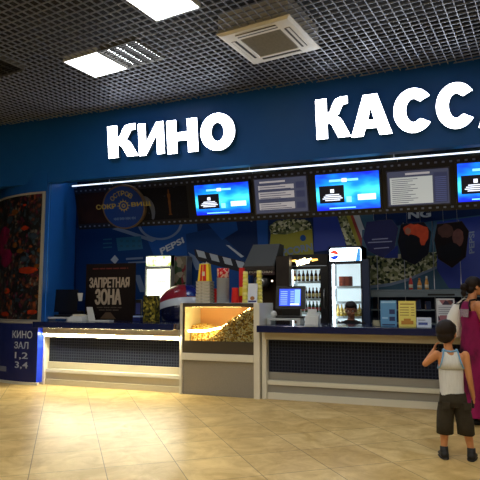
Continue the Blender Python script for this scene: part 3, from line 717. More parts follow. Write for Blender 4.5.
def carton(cx, cy, z0, w0, w1, h, m, label, tabs='cream'):
    o = thing('popcorn_carton', label, 'popcorn carton', (cx, cy, z0))
    b = MB(); b.hexa([(cx-w0, cy-w0*.6, z0), (cx+w0, cy-w0*.6, z0), (cx+w0, cy+w0*.6, z0), (cx-w0, cy+w0*.6, z0), (cx-w1, cy-w1*.6, z0+h), (cx+w1, cy-w1*.6, z0+h), (cx+w1, cy+w1*.6, z0+h), (cx-w1, cy+w1*.6, z0+h)], 'yellow'); b.build('carton_body', o)
    b = MB(); y = cy-w0*.6-.003
    for k in range(2):
        u0, u1 = (-.62, -.22) if k == 0 else (-.1, .5)
        b.add([(cx+w0*u0, y-.0, z0+.004), (cx+w0*u1, y, z0+.004), (cx+w1*u1, cy-w1*.6-.003, z0+h*.96), (cx+w1*u0, cy-w1*.6-.003, z0+h*.96)], [(0, 1, 2, 3)], 'red')
    b.add([(cx-w0*.2, y-.002, z0+h*.3), (cx+w0*.25, y-.002, z0+h*.3), (cx+w0*.25, y-.002, z0+h*.55), (cx-w0*.2, y-.002, z0+h*.55)], [(0, 1, 2, 3)], 'cream')
    b.build('printed_stripes', o)
    b = MB()
    for k in range(5): kern(b, V((cx-w1*.7+k*w1*.35, cy, z0+h+.008*(k % 2))), .022, random.Random(k), 'cream')
    b.build('rim_flaps', o)
    return o
carton(cx-.004, YT, z0, .098, .074, hc-.012, 'red', 'red and yellow popcorn carton standing on the pile of beige trays')
# tower of striped paper cups, red print at the top
cx2 = onplane(223, YT); hs = sc(277.5, 302.5, 223, YT); b = MB(); n = 14; r0 = .098
stripe = noisy('grey_striped_paper', [(150, 152, 156), (196, 198, 200)], 18, .6, stretch=(6, 6, .05))
for k in range(n):
    z0 = kz+.001+k*(hs/n); b = MB()
    b.lathe([(r0*.94, 0), (r0*.99, hs/n*.75), (r0*1.04, hs/n*.8), (r0*1.04, hs/n-.0012)], stripe, (cx2, YT, z0), 24)
    tag_ = 'bottom cup' if k == 0 else ('topmost of the plain grey cups' if k == n-1 else 'grey striped cup nested in the middle of the tower')
    solo(b, 'paper_cup', {0: 'grey striped paper cup at the bottom of the tall cup tower', n-1: 'grey striped paper cup just under the red-printed cup'}.get(k, 'grey striped paper cup nested inside the tall tower on the display case'), 'cup', 'grey cups nested in the tall tower', loc=(cx2, YT, z0))
b = MB(); z0 = kz+hs+.001; hr = sc(268, 277.5, 223, YT)
redp = noisy('red_white_print', [(206, 26, 34), (206, 26, 34), (236, 200, 190), (240, 190, 60)], 22, .5, stops=[0, .5, .56, .72])
b.lathe([(r0*.92, 0), (r0*.98, hr*.98), (r0*.90, hr), (r0*.86, hr*.5)], redp, (cx2, YT, z0), 24)
solo(b, 'printed_cup', 'red and white printed cup crowning the tall grey cup tower', 'cup', loc=(cx2, YT, z0))
# red tumblers
def tumbler(px_, Y, ytop, wpx, label):
    x = onplane(px_, Y); h = sc(ytop, 302, px_, Y); r = .5*(onplane(px_+wpx, Y)-onplane(px_, Y)); b = MB()
    b.lathe([(r, 0), (r*1.0, h*.1), (r*.82, h*.94), (r*.86, h), (r*.7, h), (r*.66, h*.9)], 'red', (x, Y, kz+.001), 20)
    solo(b, 'red_tumbler', label, 'cup', 'upturned red tumblers', loc=(x, Y, kz+.001))
tumbler(214.2, YT+.20, 288, 6.5, 'upturned red tumbler between the tray pile and the cup tower')
tumbler(235.2, YT, 287, 7.5, 'upturned red tumbler standing to the right of the tall cup tower')
# yellow cup towers
def ytower(px_, ytop, Y, lbl):
    x = onplane(px_, Y); h = sc(ytop, 302.5, px_, Y); n = 9; r = .046
    for k in range(n):
        z0 = kz+.001+k*h/n; b = MB(); rr = r*(1-.03*k); hh = h/n-.001
        b.lathe([(rr, 0), (rr*1.15, hh*.2), (rr*1.0, hh)], mat('pale_yellow_paper', (236, 222, 90), .5) if k % 2 else mat('pale_yellow_paper_light', (240, 228, 130), .5), (x, Y, z0), 16)
        solo(b, 'yellow_cup', ('bottom yellow paper cup of the slim tower ' if k == 0 else 'top yellow paper cup of the slim tower ' if k == n-1 else 'yellow paper cup nested in the slim tower ')+lbl, 'cup', 'yellow cups nested in the tower '+lbl, loc=(x, Y, z0))
ytower(245.5, 271, YT, 'left of the cookie card'); ytower(259.3, 270, YT, 'right of the cookie card')
b = MB(); x = onplane(241.6, YT+.14); hh = sc(267, 302, 241, YT+.14); b.box((x-.035, YT+.12, kz+.001), (x+.04, YT+.2, kz+hh), 'red', .004); b.box((x-.03, YT+.117, kz+hh*.2), (x+.03, YT+.12, kz+hh*.45), 'yellow')
solo(b, 'red_dispenser', 'tall red box standing behind the left yellow cup tower', 'dispenser', loc=(x, YT+.16, kz))
o = thing('counter_card', 'small white card with a cookie picture between the yellow cup towers', 'card', (onplane(252.3, YT-.1), YT-.1, kz))
b = MB(); xa, xb = onplane(248, YT-.1), onplane(257.3, YT-.1); hh = sc(283.5, 303, 252, YT-.1)
b.hexa([(xa, YT-.12, kz+.001), (xb, YT-.12, kz+.001), (xb, YT-.11, kz+.001), (xa, YT-.11, kz+.001), (xa, YT-.09, kz+hh), (xb, YT-.09, kz+hh), (xb, YT-.08, kz+hh), (xa, YT-.08, kz+hh)], mat('white_card', (220, 226, 236), .5)); b.build('sheet', o)
b = MB(); xm = (xa+xb)/2
b.add([(xm+.035*math.cos(2*PI*i/18), YT-.114+.01*math.sin(2*PI*i/18)*.3, kz+.07+.03*math.sin(2*PI*i/18)) for i in range(18)], [list(range(18))], mat('cookie_brown', (170, 110, 50), .6))
b.add([(xa+.01, YT-.1205, kz+.012), (xb-.01, YT-.1205, kz+.012), (xb-.01, YT-.1165, kz+.036), (xa+.01, YT-.1165, kz+.036)], [(0, 1, 2, 3)], mat('card_navy', (40, 40, 110), .5)); b.build('print', o)

# ---------------- popcorn machine behind the case
YP = 8.75; o = thing('popcorn_machine', 'dark metal popcorn machine with sloping grey hood behind the display case', 'popcorn machine', (onplane(262, YP), YP, 0))
P = lambda x, y, Y=YP: atY(x, y, Y)
xl, xr = P(243, 268).x, P(274, 268).x; hood = mat('hood_grey', (74, 75, 70), .5, .2); dark = mat('machine_dark', (52, 44, 38), .45, .3)
zt = P(262, 243).z; zm = P(262, 266).z; zm2 = P(262, 270).z; b = MB()
b.hexa([(xl, YP, zm), (xr, YP, zm), (xr, YP+.5, zm), (xl, YP+.5, zm), (P(249, 243).x, YP+.22, zt), (P(276, 243).x, YP+.22, zt), (P(276, 243).x, YP+.5, zt), (P(249, 243).x, YP+.5, zt)], hood)
b.box((xl, YP-.01, zm2), (xr+.01, YP+.5, zm-.001), dark); b.build('hood', o)
b = MB(); b.box((xr+.03, YP+.02, 0), (P(289, 270).x, YP+.2, P(280, 256).z), noisy('machine_side', [(40, 36, 32), (64, 54, 46)], 5, .4)); b.build('side_column', o)
b = MB(); b.box((xl+.03, YP+.02, 0), (xr, YP+.5, 1.1), dark); b.build('base_cabinet', o)
b = MB(); b.box((xl+.03, YP+.45, 1.1), (xr, YP+.5, zm2), mat('kettle_back', (60, 46, 32), .3, .5)); b.build('back_panel', o)
b = MB(); b.box((xl+.06, YP+.03, P(260, 275).z), (xr, YP+.06, zm2-.005), mat('label_band', (60, 34, 34), .5))
text_quad(b, 'POPCORN', [V((xl+.1, YP+.027, zm2-.012)), V((xr-.04, YP+.027, zm2-.012)), V((xr-.04, YP+.027, zm2-.05)), V((xl+.1, YP+.027, zm2-.05))], 'cream', .02); b.build('header', o)
b = MB(); b.lathe([(.10, 0), (.13, .05), (.13, .14), (.11, .16), (.02, .18)], 'steel', ((xl+xr)/2-.02, YP+.25, 1.62), 20)
b.tube([((xl+xr)/2-.02, YP+.25, 1.78), ((xl+xr)/2-.02, YP+.25, zm2)], .012, 'steel'); b.build('kettle', o)
b = MB(); b.ball((xr-.035, YP+.0, P(268, 281).z), .014, glow('pilot_light', (255, 230, 200), 4), 8, 6); b.ball((xr+.06, YP+.018, P(272, 292).z), .012, 'steel', 8, 6); b.build('knob', o)

# ================================================================== FRIDGES
def fridge(x0, x1, Y, z1, dep, label, hframe, name='drinks_fridge', lw=.09, rw=.05, header=.2, zdoor=.2, body='black', shelves=(.55, .85, 1.15, 1.45, 1.75)):
    o = thing(name, label, 'fridge', ((x0+x1)/2, Y, 0)); zh = z1-header
    b = MB(); b.box((x0, Y+.03, 0), (x0+.03, Y+dep, z1), body); b.box((x1-.03, Y+.03, 0), (x1, Y+dep, z1), body); b.box((x0, Y+.03, 0), (x1, Y+dep, zdoor), body); b.box((x0, Y+.03, zh), (x1, Y+dep, z1), body); b.box((x0+.03, Y+dep-.03, zdoor), (x1-.03, Y+dep, zh), body); b.build('cabinet', o)
    b = MB(); b.box((x0+.031, Y+dep-.04, zdoor+.001), (x1-.031, Y+dep-.031, zh-.001), 'fridgein'); b.box((x0+.031, Y+.06, zdoor+.001), (x0+.038, Y+dep-.041, zh-.001), 'shelfwire'); b.box((x1-.038, Y+.06, zdoor+.001), (x1-.031, Y+dep-.041, zh-.001), 'shelfwire'); b.build('liner', o)
    b = MB(); b.tube([(x0+lw+.02, Y+.07, zdoor+.08), (x0+lw+.02, Y+.07, zh-.05)], .013, 'fridgelamp', 8); b.build('lamp_tube', o)
    d = MB(); za, zb_ = zdoor+.02, zh-.01
    d.box((x0, Y, za), (x0+lw, Y+.028, zb_), body, .004); d.box((x1-rw, Y, za), (x1, Y+.028, zb_), body, .004); d.box((x0+lw, Y, zb_-.05), (x1-rw, Y+.028, zb_), body); d.box((x0+lw, Y, za), (x1-rw, Y+.028, za+.06), body); door = d.build('door', o)
    g = MB(); g.box((x0+lw, Y+.010, za+.06), (x1-rw, Y+.014, zb_-.05), GLASS); g.build('glass', door)
    g = MB(); g.tube([(x1-rw*.5, Y-.001, 1.25), (x1-rw*.5, Y-.035, 1.27), (x1-rw*.5, Y-.035, 1.55), (x1-rw*.5, Y-.001, 1.57)], .009, 'steel', 6); g.build('handle', door)
    for zz in shelves:
        s = MB(); s.box((x0+.04, Y+.09, zz-.012), (x1-.04, Y+dep-.045, zz), 'shelfwire'); s.box((x0+.04, Y+.085, zz-.03), (x1-.04, Y+.09, zz+.012), 'shelfwire'); s.build('shelf', o)
    return o
YG = 9.0
fx0, fx1 = onplane(287.5, YG), onplane(328.5, YG); fz = atY(300, 254.5, YG).z
f1 = fridge(fx0, fx1, YG, fz, .6, 'black drinks fridge with a gold-lit script header, behind the till screen', None, lw=.05, rw=.13, header=.19, zdoor=.25, shelves=(.62, .90, 1.18, 1.41, 1.70))
b = MB(); b.box((fx0+.01, YG+.005, fz-.185), (fx1-.01, YG+.03, fz-.01), mat('header_black', (10, 8, 8), .3)); hd = b.build('header_sign', f1)
b = MB(); g1 = glow('script_gold', (255, 236, 180), 6); 
P1 = lambda x, y: atY(x, y, YG+.002)
text_quad(b, 'Miller', [P1(295.5, 260.5), P1(312, 255.8), P1(311, 262.5), P1(297, 266.3)], g1, .06)
for q in ([(290, 260.4), (296, 259.4), (296, 261.8), (291, 261.5)], [(311, 259), (317.5, 258.6), (318, 260.2), (312, 261.6)]): flat(b, [P1(*k) for k in q], glow('script_gold_dim', (255, 190, 90), 2))
b.build('lettering', hd)
gx0, gx1 = onplane(329, YG), onplane(363, YG); gz = atY(345, 246, YG).z
f2 = fridge(gx0, gx1, YG, gz, .6, 'drinks fridge with a glowing white header and round red and blue mark', None, lw=.05, rw=.03, header=.235, zdoor=.25, body=mat('fridge_dark_blue', (14, 18, 34), .35), shelves=(.62, .86, 1.12, 1.36, 1.61))
b = MB(); q = []
P2 = lambda x, y, o_=0: atY(x, y, YG+.004-o_)
lx0, lx1, lz0, lz1 = P2(329.5, 254).x, P2(361, 254).x, P2(345, 262).z, P2(345, 248).z
def rrect(x0, x1, z0, z1, Y, r, n=6):
    out = []
    for cx_, cz_, t0 in ((x1-r, z1-r, 0), (x0+r, z1-r, 90), (x0+r, z0+r, 180), (x1-r, z0+r, 270)):
        for i in range(n+1): t = math.radians(t0+90*i/n); out.append(V((cx_+r*math.cos(t), Y, cz_+r*math.sin(t))))
    return out
b.prism(rrect(lx0, lx1, lz0, lz1, YG+.004, .04), (0, .02, 0), glow('header_white', (215, 238, 255), 5.5)); hd = b.build('header_sign', f2)
b = MB(); cxp, czp, rp = P2(334.3, 254.8).x, P2(334.3, 255).z, .075
def half(t0, t1, m, Y, bulge):
    pts = [V((cxp+rp*math.cos(math.radians(t0+(t1-t0)*i/14)), Y, czp+rp*math.sin(math.radians(t0+(t1-t0)*i/14)))) for i in range(15)]
    a, c = pts[-1], pts[0]; pts += [a.lerp(c, .33)+V((0, 0, bulge)), a.lerp(c, .66)-V((0, 0, bulge*.6))]; flat(b, pts, m)
half(12, 172, glow('mark_red', (255, 60, 40), 1.4), YG-.0, .012); half(190, 350, glow('mark_blue', (20, 60, 200), 1.0), YG-.0, .012)
text_quad(b, 'PEPSI', [P2(341, 250, .006), P2(356, 250, .006), P2(356, 258.5, .006), P2(341, 258.5, .006)], glow('header_pale', (150, 205, 250), 4.5), .02)
b.add([(lx1-.09, YG, lz0+.01), (lx1-.01, YG, lz0+.02), (lx1-.01, YG, lz1-.02), (lx1-.05, YG, lz1-.01)], [(0, 1, 2, 3)], glow('header_teal', (60, 130, 190), 1.2)); b.build('mark', hd)
# bottles
def make_bottle(kind):
    o = thing('bottle', 'x', 'bottle', (0, 0, 0)); h = .19 if kind != 'tall' else .2
    body = {'amber': 'brown', 'green': 'greenglass', 'tall': mat('yellow_juice', (206, 170, 60), .3)}[kind]
    b = MB(); b.lathe([(.026, 0), (.029, .01), (.029, h*.55), (.024, h*.66), (.012, h*.78), (.011, h*.94)], body, n=12); b.build('glass_body', o, True)
    b = MB(); b.lathe([(.0298, h*.2), (.0298, h*.48)], 'label' if kind != 'green' else 'redlabel', n=12); b.build('paper_label', o, True)
    b = MB(); b.lathe([(.0135, h*.94), (.0135, h)], 'gold' if kind != 'green' else 'red', n=10); b.build('cap', o, True)
    return o
protos = {}
def place_bottle(kind, loc, label, group):
    if kind not in protos: o = protos[kind] = make_bottle(kind); o.location = loc; o['label'] = label
    else: o = dup(protos[kind], loc, label)
    o['group'] = group
w_in = (fx1-.14)-(fx0+.085)
for zz, kind, nn, rowname in ((1.70, 'amber', 7, 'top shelf'), (1.41, 'amber', 8, 'bright upper middle shelf'), (1.18, 'green', 8, 'lower middle shelf'), (.90, 'amber', 7, 'low shelf')):
    for i in range(nn):
        place_bottle(kind, (fx0+.095+w_in*i/(nn-1)*.93, YG+.15, zz+.001), 'glass beer bottle on the %s of the gold-script fridge' % rowname, 'bottles on the %s of the gold-script fridge' % rowname)
w_in = (gx1-.06)-(gx0+.10)
for zz, kind, nn, rowname in ((1.12, 'tall', 7, 'lower shelf'), (.86, 'amber', 7, 'bottom lit shelf')):
    for i in range(nn):
        place_bottle(kind, (gx0+.12+w_in*i/(nn-1)*.9, YG+.16, zz+.001), 'small juice bottle on the %s of the white-header fridge' % rowname if kind == 'tall' else 'amber bottle on the %s of the white-header fridge' % rowname, 'bottles on the %s of the white-header fridge' % rowname)
for i in range(4):
    x = onplane(341.5+i*3.2, YG+.2); b = MB(); b.box((x-.028, YG+.15, 1.612), (x+.026, YG+.25, 1.612+.17), mat('chocolate_pack', (112, 44, 26), .5) if i % 2 else mat('red_brown_pack', (140, 60, 34), .5), .004)
    solo(b, 'carton_pack', ['leftmost', 'second from left', 'third from left', 'rightmost'][i]+' red-brown carton on the top shelf of the white-header fridge', 'carton', 'red-brown cartons in the fridge', loc=(x, YG+.2, 1.612))

# bright fridge at the left and colourful snack panel beside it
bx0, bx1 = onplane(144.6, 9.3), onplane(170.5, 9.3); bz = atY(157, 255.5, 9.3).z
f3 = fridge(bx0, bx1, 9.3, bz, .4, 'brilliantly lit white drinks fridge behind the popcorn box', None, lw=.02, rw=.02, header=.2, zdoor=.3, body=mat('fridge_white', (190, 190, 180), .4), shelves=(.7, 1.0, 1.35, 1.72))
b = MB(); b.box((bx0+.02, 9.296, bz-.19), (bx1-.02, 9.325, bz-.02), noisy('lit_header_print', [(255, 250, 180), (255, 255, 235), (150, 190, 60), (255, 240, 150)], 7, .5, stops=[.3, .5, .62, .7], emit=1.2)); b.build('header_sign', f3)
b = MB(); b.box((bx0+.05, 9.345, .5), (bx1-.05, 9.36, bz-.25), glow('bright_back', (255, 252, 214), 3.6)); b.build('lit_panel', f3)
b = MB()
for i in range(9): b.box((bx0+.10+i*.04, 9.334, 1.725), (bx0+.13+i*.04, 9.344, 1.75), mat('faint_product', (220, 180, 120), .5))
b.build('price_rail', f3)
sx0, sx1 = onplane(173.5, 9.35), onplane(186, 9.35); sz0 = atY(180, 298, 9.35).z; sz1 = atY(180, 256, 9.35).z
o = thing('snack_display', 'narrow snack display with red and green packets right of the bright fridge', 'display', ((sx0+sx1)/2, 9.35, 0))
b = MB(); b.box((sx0, 9.36, 0), (sx1, 9.6, sz1), 'steel', .004); b.build('cabinet', o)
b = MB(); b.box((sx0+.015, 9.35, sz0-.3), (sx1-.015, 9.359, sz1-.02), noisy('packet_print', [(40, 60, 30), (120, 110, 90), (130, 40, 50), (60, 80, 60), (150, 140, 120)], 9, .5, 'cells', stops=[0, .25, .45, .65, .85])); b.build('front_print', o)
# blue pillar at the right of the fridges
b = MB(); b.box((onplane(363, 8.98), 8.98, 0), (onplane(369.5, 8.98), 9.15, 2.05), mat('pillar_blue_grey', (26, 44, 78), .4)); solo(b, 'shelf_upright', 'slim dark blue upright between the fridge and the glass shelves', 'upright', loc=(onplane(366, 8.98), 9.06, 0))

# ================================================================== GLASS SHELF UNIT, JARS
YW = 9.25; wx0, wx1 = onplane(370, YW), 1.2
o = thing('back_shelf_unit', 'long grey back shelf unit under the popcorn print at the right', 'shelf', ((wx0+wx1)/2, YW, 0))
zsh = atY(410, 289.5, YW).z; greyp = mat('shelf_grey', (104, 118, 126), .4)
b = MB(); b.box((wx0, YW, zsh-.0), (wx1, BACK-.06, zsh-.03), greyp, .003); b.build('top_shelf', o)
b = MB(); b.box((wx0, YW-.005, zsh-.12), (wx1, YW+.012, zsh-.032), greyp); b.box((wx0+.9, YW-.008, zsh-.10), (wx0+1.3, YW-.005, zsh-.07), 'black'); b.box((wx0+1.4, YW-.008, zsh-.10), (wx0+1.9, YW-.005, zsh-.07), 'black'); b.build('rail', o)
for i, zz in enumerate((1.22, 1.0, .6, .1)):
    b = MB(); b.box((wx0, YW+.02, zz), (wx1, BACK-.06, zz+.02), greyp); b.build('shelf_board', o)
b = MB(); b.box((wx0, BACK-.08, 0), (wx1, BACK-.061, zsh-.03), mat('unit_back', (16, 30, 66), .5)); b.build('back_board', o)
for px_ in (378, 405.5, 435, 462):
    x = onplane(px_, YW); b = MB(); b.tube([(x, YW+.03, 0), (x, YW+.03, atY(410, 222, YW).z)], .007, 'steel', 6); b.build('upright_rod', o)
packs = noisy('dim_packets', [(40, 50, 80), (120, 100, 80), (80, 40, 60), (130, 130, 120)], 8, .6, 'cells', stops=[0, .3, .55, .8])
for i in range(14):
    x = wx0+.1+i*.15; b = MB(); hh = .10+.03*((i*5) % 3); zz = 1.2405; b.box((x, YW+.1, zz), (x+.09, YW+.22, zz+hh), packs, .004)
    solo(b, 'snack_packet', 'dim boxed snack packet standing on the upper board of the back shelf unit', 'packet', 'packets on the upper board of the back shelf', loc=(x+.045, YW+.16, zz))
def jar(px_, top, wpx, m, label, cap):
    Y = YW+.12; x = onplane(px_, Y); zt = atY(px_, top, Y).z; h = zt-zsh; r = .5*(onplane(px_+wpx, Y)-x); o = thing('sauce_bottle', label, 'bottle', (x, Y, zsh), 'sauce bottles on the back shelf')
    b = MB(); b.lathe([(r*.85, .001), (r, .01), (r, h*.45), (r*.75, h*.62), (r*.5, h*.74), (r*.5, h*.82)], m, (x, Y, zsh), 14); b.build('bottle_body', o)
    b = MB(); b.lathe([(r*.55, h*.82), (r*.45, h)], cap, (x, Y, zsh), 12); b.build('cap', o)
    b = MB(); b.lathe([(r*1.02, h*.12), (r*1.02, h*.36)], 'cream', (x, Y, zsh), 14); b.build('paper_label', o)
jar(411.3, 275.5, 4.2, mat('ketchup_red', (190, 40, 36), .4), 'red sauce bottle with pale cap, left of the three on the back shelf', 'cream')
jar(420, 278, 4.6, mat('orange_sauce', (214, 140, 40), .4), 'orange sauce bottle, middle of the three on the back shelf', mat('brown_cap', (150, 90, 40), .5))
jar(427.3, 276, 4.0, mat('amber_sauce', (206, 150, 70), .4), 'amber sauce bottle with white cap, right of the three on the back shelf', 'white')

# ================================================================== HEXAGONAL HANGING BOARDS
YX = 8.94
def hexboard(pts, label, paint):
    P = [atY(x, y, YX) for x, y in pts]; cx_ = sum(p.x for p in P)/len(P); zb = min(p.z for p in P); zt = max(p.z for p in P)
    o = thing('hexagonal_poster', label, 'poster', (cx_, YX, zb))
    b = MB(); b.prism(P, (0, .012, 0), mat('hex_edge', (26, 30, 40), .5)); bd = b.build('board', o)
    b = MB(); c = V((cx_, YX, (zb+zt)/2)); Q = [c+(p-c)*.985-V((0, .002, 0)) for p in P]; flat(b, Q, paint[0])
    for k, (poly, m) in enumerate(paint[1:]): flat(b, [atY(x, y, YX-.004-.001*k) for x, y in poly], m)
    b.build('print', o)
    for s in (-.1, .1):
        b = MB(); b.tube([V((cx_+s, YX+.006, zt-.004)), V((cx_+s, YX+.006, z_bot+.012))], .002, 'steel', 5); b.build('wire', o)
    return o
def blob(cx_, cy_, rx, ry, n=18, j=.12, seed=1):
    r = random.Random(seed); return [(cx_+rx*(1+r.uniform(-j, j))*math.cos(2*PI*i/n), cy_+ry*(1+r.uniform(-j, j))*math.sin(2*PI*i/n)) for i in range(n)]
nav = noisy('dotted_navy_print', [(6, 10, 46), (12, 22, 84)], 40, .6)
tm = mat('poster_text', (120, 128, 160), .6); bars_ = []
for i, (x0, x1, y) in enumerate(((372, 388, 238.5), (368, 392, 241.5), (374, 389, 247.5))): bars_.append(([(x0, y+.6), (x1, y-.6), (x1, y+.4), (x0, y+1.6)], tm))
hexboard([(366.5, 222), (391, 219), (398.5, 228), (394.5, 248), (382.5, 258), (368, 251), (363, 238)], 'dark navy hexagonal board with small pale text hanging left of the other two', [nav]+bars_)
orange = noisy('orange_print', [(120, 34, 16), (190, 66, 26)], 14, .6); dkg = mat('print_dark', (9, 12, 20), .7, spec=.1)
hexboard([(401, 224), (424, 222), (431.5, 232), (428.5, 254), (415, 265), (402, 259), (397.5, 242)], 'hexagonal board with a flame-orange patch over black, hanging in the middle', [mat('print_navy', (8, 11, 24), .7, spec=.1), (blob(419, 235, 10, 11, seed=4), orange), (blob(412, 230, 9, 6, seed=5), orange), (blob(413, 246, 8, 12, seed=6), dkg), (blob(408, 231, 3, 3.6, seed=9), mat('print_tan', (120, 76, 56), .6))])
hexboard([(437, 224), (462, 221), (469, 231), (466, 257), (452, 268), (438, 259), (434, 240)], 'hexagonal board with dark brown shapes hanging right, next to the vertical lettering', [mat('print_umber', (14, 8, 12), .7, spec=.1), (blob(446, 231, 8, 7, seed=7), noisy('umber_print', [(26, 12, 12), (74, 40, 34)], 14, .6)), (blob(458, 238, 6, 9, seed=8), noisy('rose_print', [(50, 24, 26), (96, 58, 54)], 16, .6)), (blob(450, 252, 12, 9, seed=3), dkg)])

# ================================================================== THINGS ON THE WORKTOPS
TT = TZ+.001
def standee(px0, px1, yt, yb, Y, label, name, cat, m, deco, lean=.04, holder=None):
    xa, xb = onplane(px0, Y), onplane(px1, Y); h = atY((px0+px1)/2, yt, Y).z-TT
    o = thing(name, label, cat, ((xa+xb)/2, Y, TT)); b = MB()
    b.hexa([(xa, Y, TT), (xb, Y, TT), (xb, Y+.006, TT), (xa, Y+.006, TT), (xa, Y+lean, TT+h), (xb, Y+lean, TT+h), (xb, Y+lean+.006, TT+h), (xa, Y+lean+.006, TT+h)], m); b.build('sheet', o)
    b = MB()
    for k, (u0, u1, v0, v1, mm) in enumerate(deco):
        off = .001+.0005*k
        b.add([(xa+(xb-xa)*u, Y+lean*v-off, TT+h*v) for u, v in ((u0, v0), (u1, v0), (u1, v1), (u0, v1))], [(0, 1, 2, 3)], mm)
    b.build('print', o)
    b = MB(); b.box((xa, Y-.012, TT), (xb, Y+.09, TT+.005), holder or GLASS); b.hexa([(xa, Y+.085, TT+.005), (xb, Y+.085, TT+.005), (xb, Y+.09, TT+.005), (xa, Y+.09, TT+.005), (xa, Y+lean+.008, TT+h*.7), (xb, Y+lean+.008, TT+h*.7), (xb, Y+lean+.012, TT+h*.7), (xa, Y+lean+.012, TT+h*.7)], holder or GLASS); b.build('stand', o)
    return o
inkn = mat('ink_navy', (24, 44, 96), .6); inkb = mat('ink_brown', (150, 110, 40), .6)
standee(380, 396, 300.5, 326, 7.62, 'light blue leaflet in a stand with two small dark pictures on the right worktop', 'leaflet_stand', 'leaflet', mat('leaflet_blue', (84, 146, 196), .5), [(.05, .95, .9, .97, mat('leaflet_pale', (150, 196, 226), .5)), (.55, .9, .48, .66, inkn), (.55, .9, .22, .38, inkn), (.1, .45, .3, .36, mat('leaflet_pale', (150, 196, 226), .5)), (.1, .9, .05, .1, inkn)])
yd = [(.1, .9, .86, .9, inkb)]+[(.08, .6, .74-.1*i, .765-.1*i, inkb) for i in range(4)]+[(.72, .92, .74-.1*i, .765-.1*i, inkb) for i in range(4)]
o = standee(398, 415.3, 301, 326, 7.62, 'yellow price card with a row of snack pictures on the right worktop', 'price_card', 'card', mat('card_yellow', (236, 222, 110), .5), yd+[(.15, .85, .1, .24, mat('snack_orange', (190, 130, 40), .6)), (.3, .7, .24, .32, mat('snack_orange', (190, 130, 40), .6))])
standee(415.8, 430.5, 317.5, 328, 7.55, 'small white card with a blue block in front of the yellow price card', 'small_card', 'card', mat('card_white', (190, 204, 226), .5), [(.12, .75, .25, .5, mat('card_blue', (40, 70, 150), .5)), (.1, .6, .7, .76, inkn)])
ph = noisy('photo_grid_print', [(60, 50, 70), (150, 100, 110), (210, 214, 220), (100, 60, 60)], 16, .6, 'cells', stops=[0, .3, .55, .8])
standee(436, 454.5, 298.5, 326.5, 7.60, 'white poster sheet with small photographs standing beside the white handbag', 'photo_sheet', 'poster', mat('sheet_white', (190, 196, 206), .5), [(.08, .92, .78, .95, ph), (.08, .92, .2, .42, ph)]+[(.12, .88, .68-.07*i, .70-.07*i, mat('ink_grey', (120, 126, 140), .6)) for i in range(4)])
o = thing('acrylic_box', 'small clear box of papers at the left end of the leaflets', 'box', (onplane(376, 7.7), 7.7, TT))
b = MB(); x = onplane(376, 7.7); b.box((x-.05, 7.68, TT), (x+.05, 7.76, TT+.11), GLASS); b.build('clear_case', o); b = MB(); b.box((x-.045, 7.69, TT+.003), (x+.045, 7.75, TT+.08), 'cream'); b.build('papers', o)

# right till
YTi = 7.95
o = thing('till_monitor', 'black till monitor with glowing blue screen on the right worktop', 'monitor', (onplane(290, YTi), YTi, TT))
p = lambda x, y, Y=YTi: atY(x, y, Y)
x0, x1, z0, z1 = p(275.5, 300).x, p(305.5, 300).x, p(290, 309).z, p(290, 286).z
b = MB(); b.hexa([(x0, YTi-.02, z0), (x1, YTi-.02, z0), (x1, YTi+.03, z0), (x0, YTi+.03, z0), (x0+.01, YTi+.03, z1), (x1-.01, YTi+.03, z1), (x1-.01, YTi+.07, z1), (x0+.01, YTi+.07, z1)], 'black'); b.build('housing', o)
def tq(u0, u1, v0, v1, off): return [V((x0+(x1-x0)*u, YTi-.02+.05*v-off, z0+(z1-z0)*v)) for u, v in ((u0, v0), (u1, v0), (u1, v1), (u0, v1))]
b = MB(); flat(b, tq(.13, .84, .14, .87, .002), glow('till_blue', (40, 70, 230), 1.5)); s = b.build('screen', o)
b = MB()
for i in range(7): flat(b, tq(.17, .4, .2+i*.09, .23+i*.09, .003), glow('till_pale', (130, 160, 250), 1.6)); flat(b, tq(.5, .62, .3+i*.075, .33+i*.075, .003), glow('till_pale', (130, 160, 250), 1.6))
flat(b, tq(.64, .82, .25, .85, .003), glow('till_column', (110, 150, 255), 1.7)); flat(b, tq(.5, .8, .17, .24, .003), glow('till_white', (200, 220, 255), 1.6)); b.build('rows', s)
b = MB(); b.box((x0+.1, YTi+.0, TT+.10), (x1-.08, YTi+.1, z0+.01), 'black', .01); b.box((x0+.02, YTi-.08, TT+.088), (x1-.02, YTi+.12, TT+.12), 'black', .01); b.build('stand', o)
yk = YTi-.12
xk0, xk1 = p(269.5, 320).x, p(302, 320).x; o = thing('till_riser', 'grey-white bridge-shaped riser under the lit till monitor', 'riser', ((xk0+xk1)/2, YTi, TT))
b = MB(); b.box((xk0, YTi-.12, TT+.055), (xk1, YTi+.14, TT+.086), 'white', .005); b.build('top_plate', o)
for xx in (xk0, xk1-.05): b = MB(); b.box((xx, YTi-.12, TT), (xx+.05, YTi+.14, TT+.054), 'white', .004); b.build('foot', o)
xq0, xq1 = p(306.3, 318).x, p(319, 318).x; o = thing('receipt_printer', 'light grey receipt printer right of the lit till monitor', 'printer', ((xq0+xq1)/2, YTi, TT))
b = MB(); hh = p(310, 313).z-TT; b.hexa([(xq0, YTi-.10, TT), (xq1, YTi-.10, TT), (xq1, YTi+.1, TT), (xq0, YTi+.1, TT), (xq0, YTi-.07, TT+hh*.7), (xq1, YTi-.07, TT+hh*.7), (xq1, YTi+.1, TT+hh), (xq0, YTi+.1, TT+hh)], 'white'); b.build('casing', o)
b = MB(); b.box((xq0+.03, YTi-.02, TT+hh*.80), (xq1-.03, YTi+.0, TT+hh*1.35), mat('paper_white', (226, 230, 230), .7)); b.build('receipt', o)
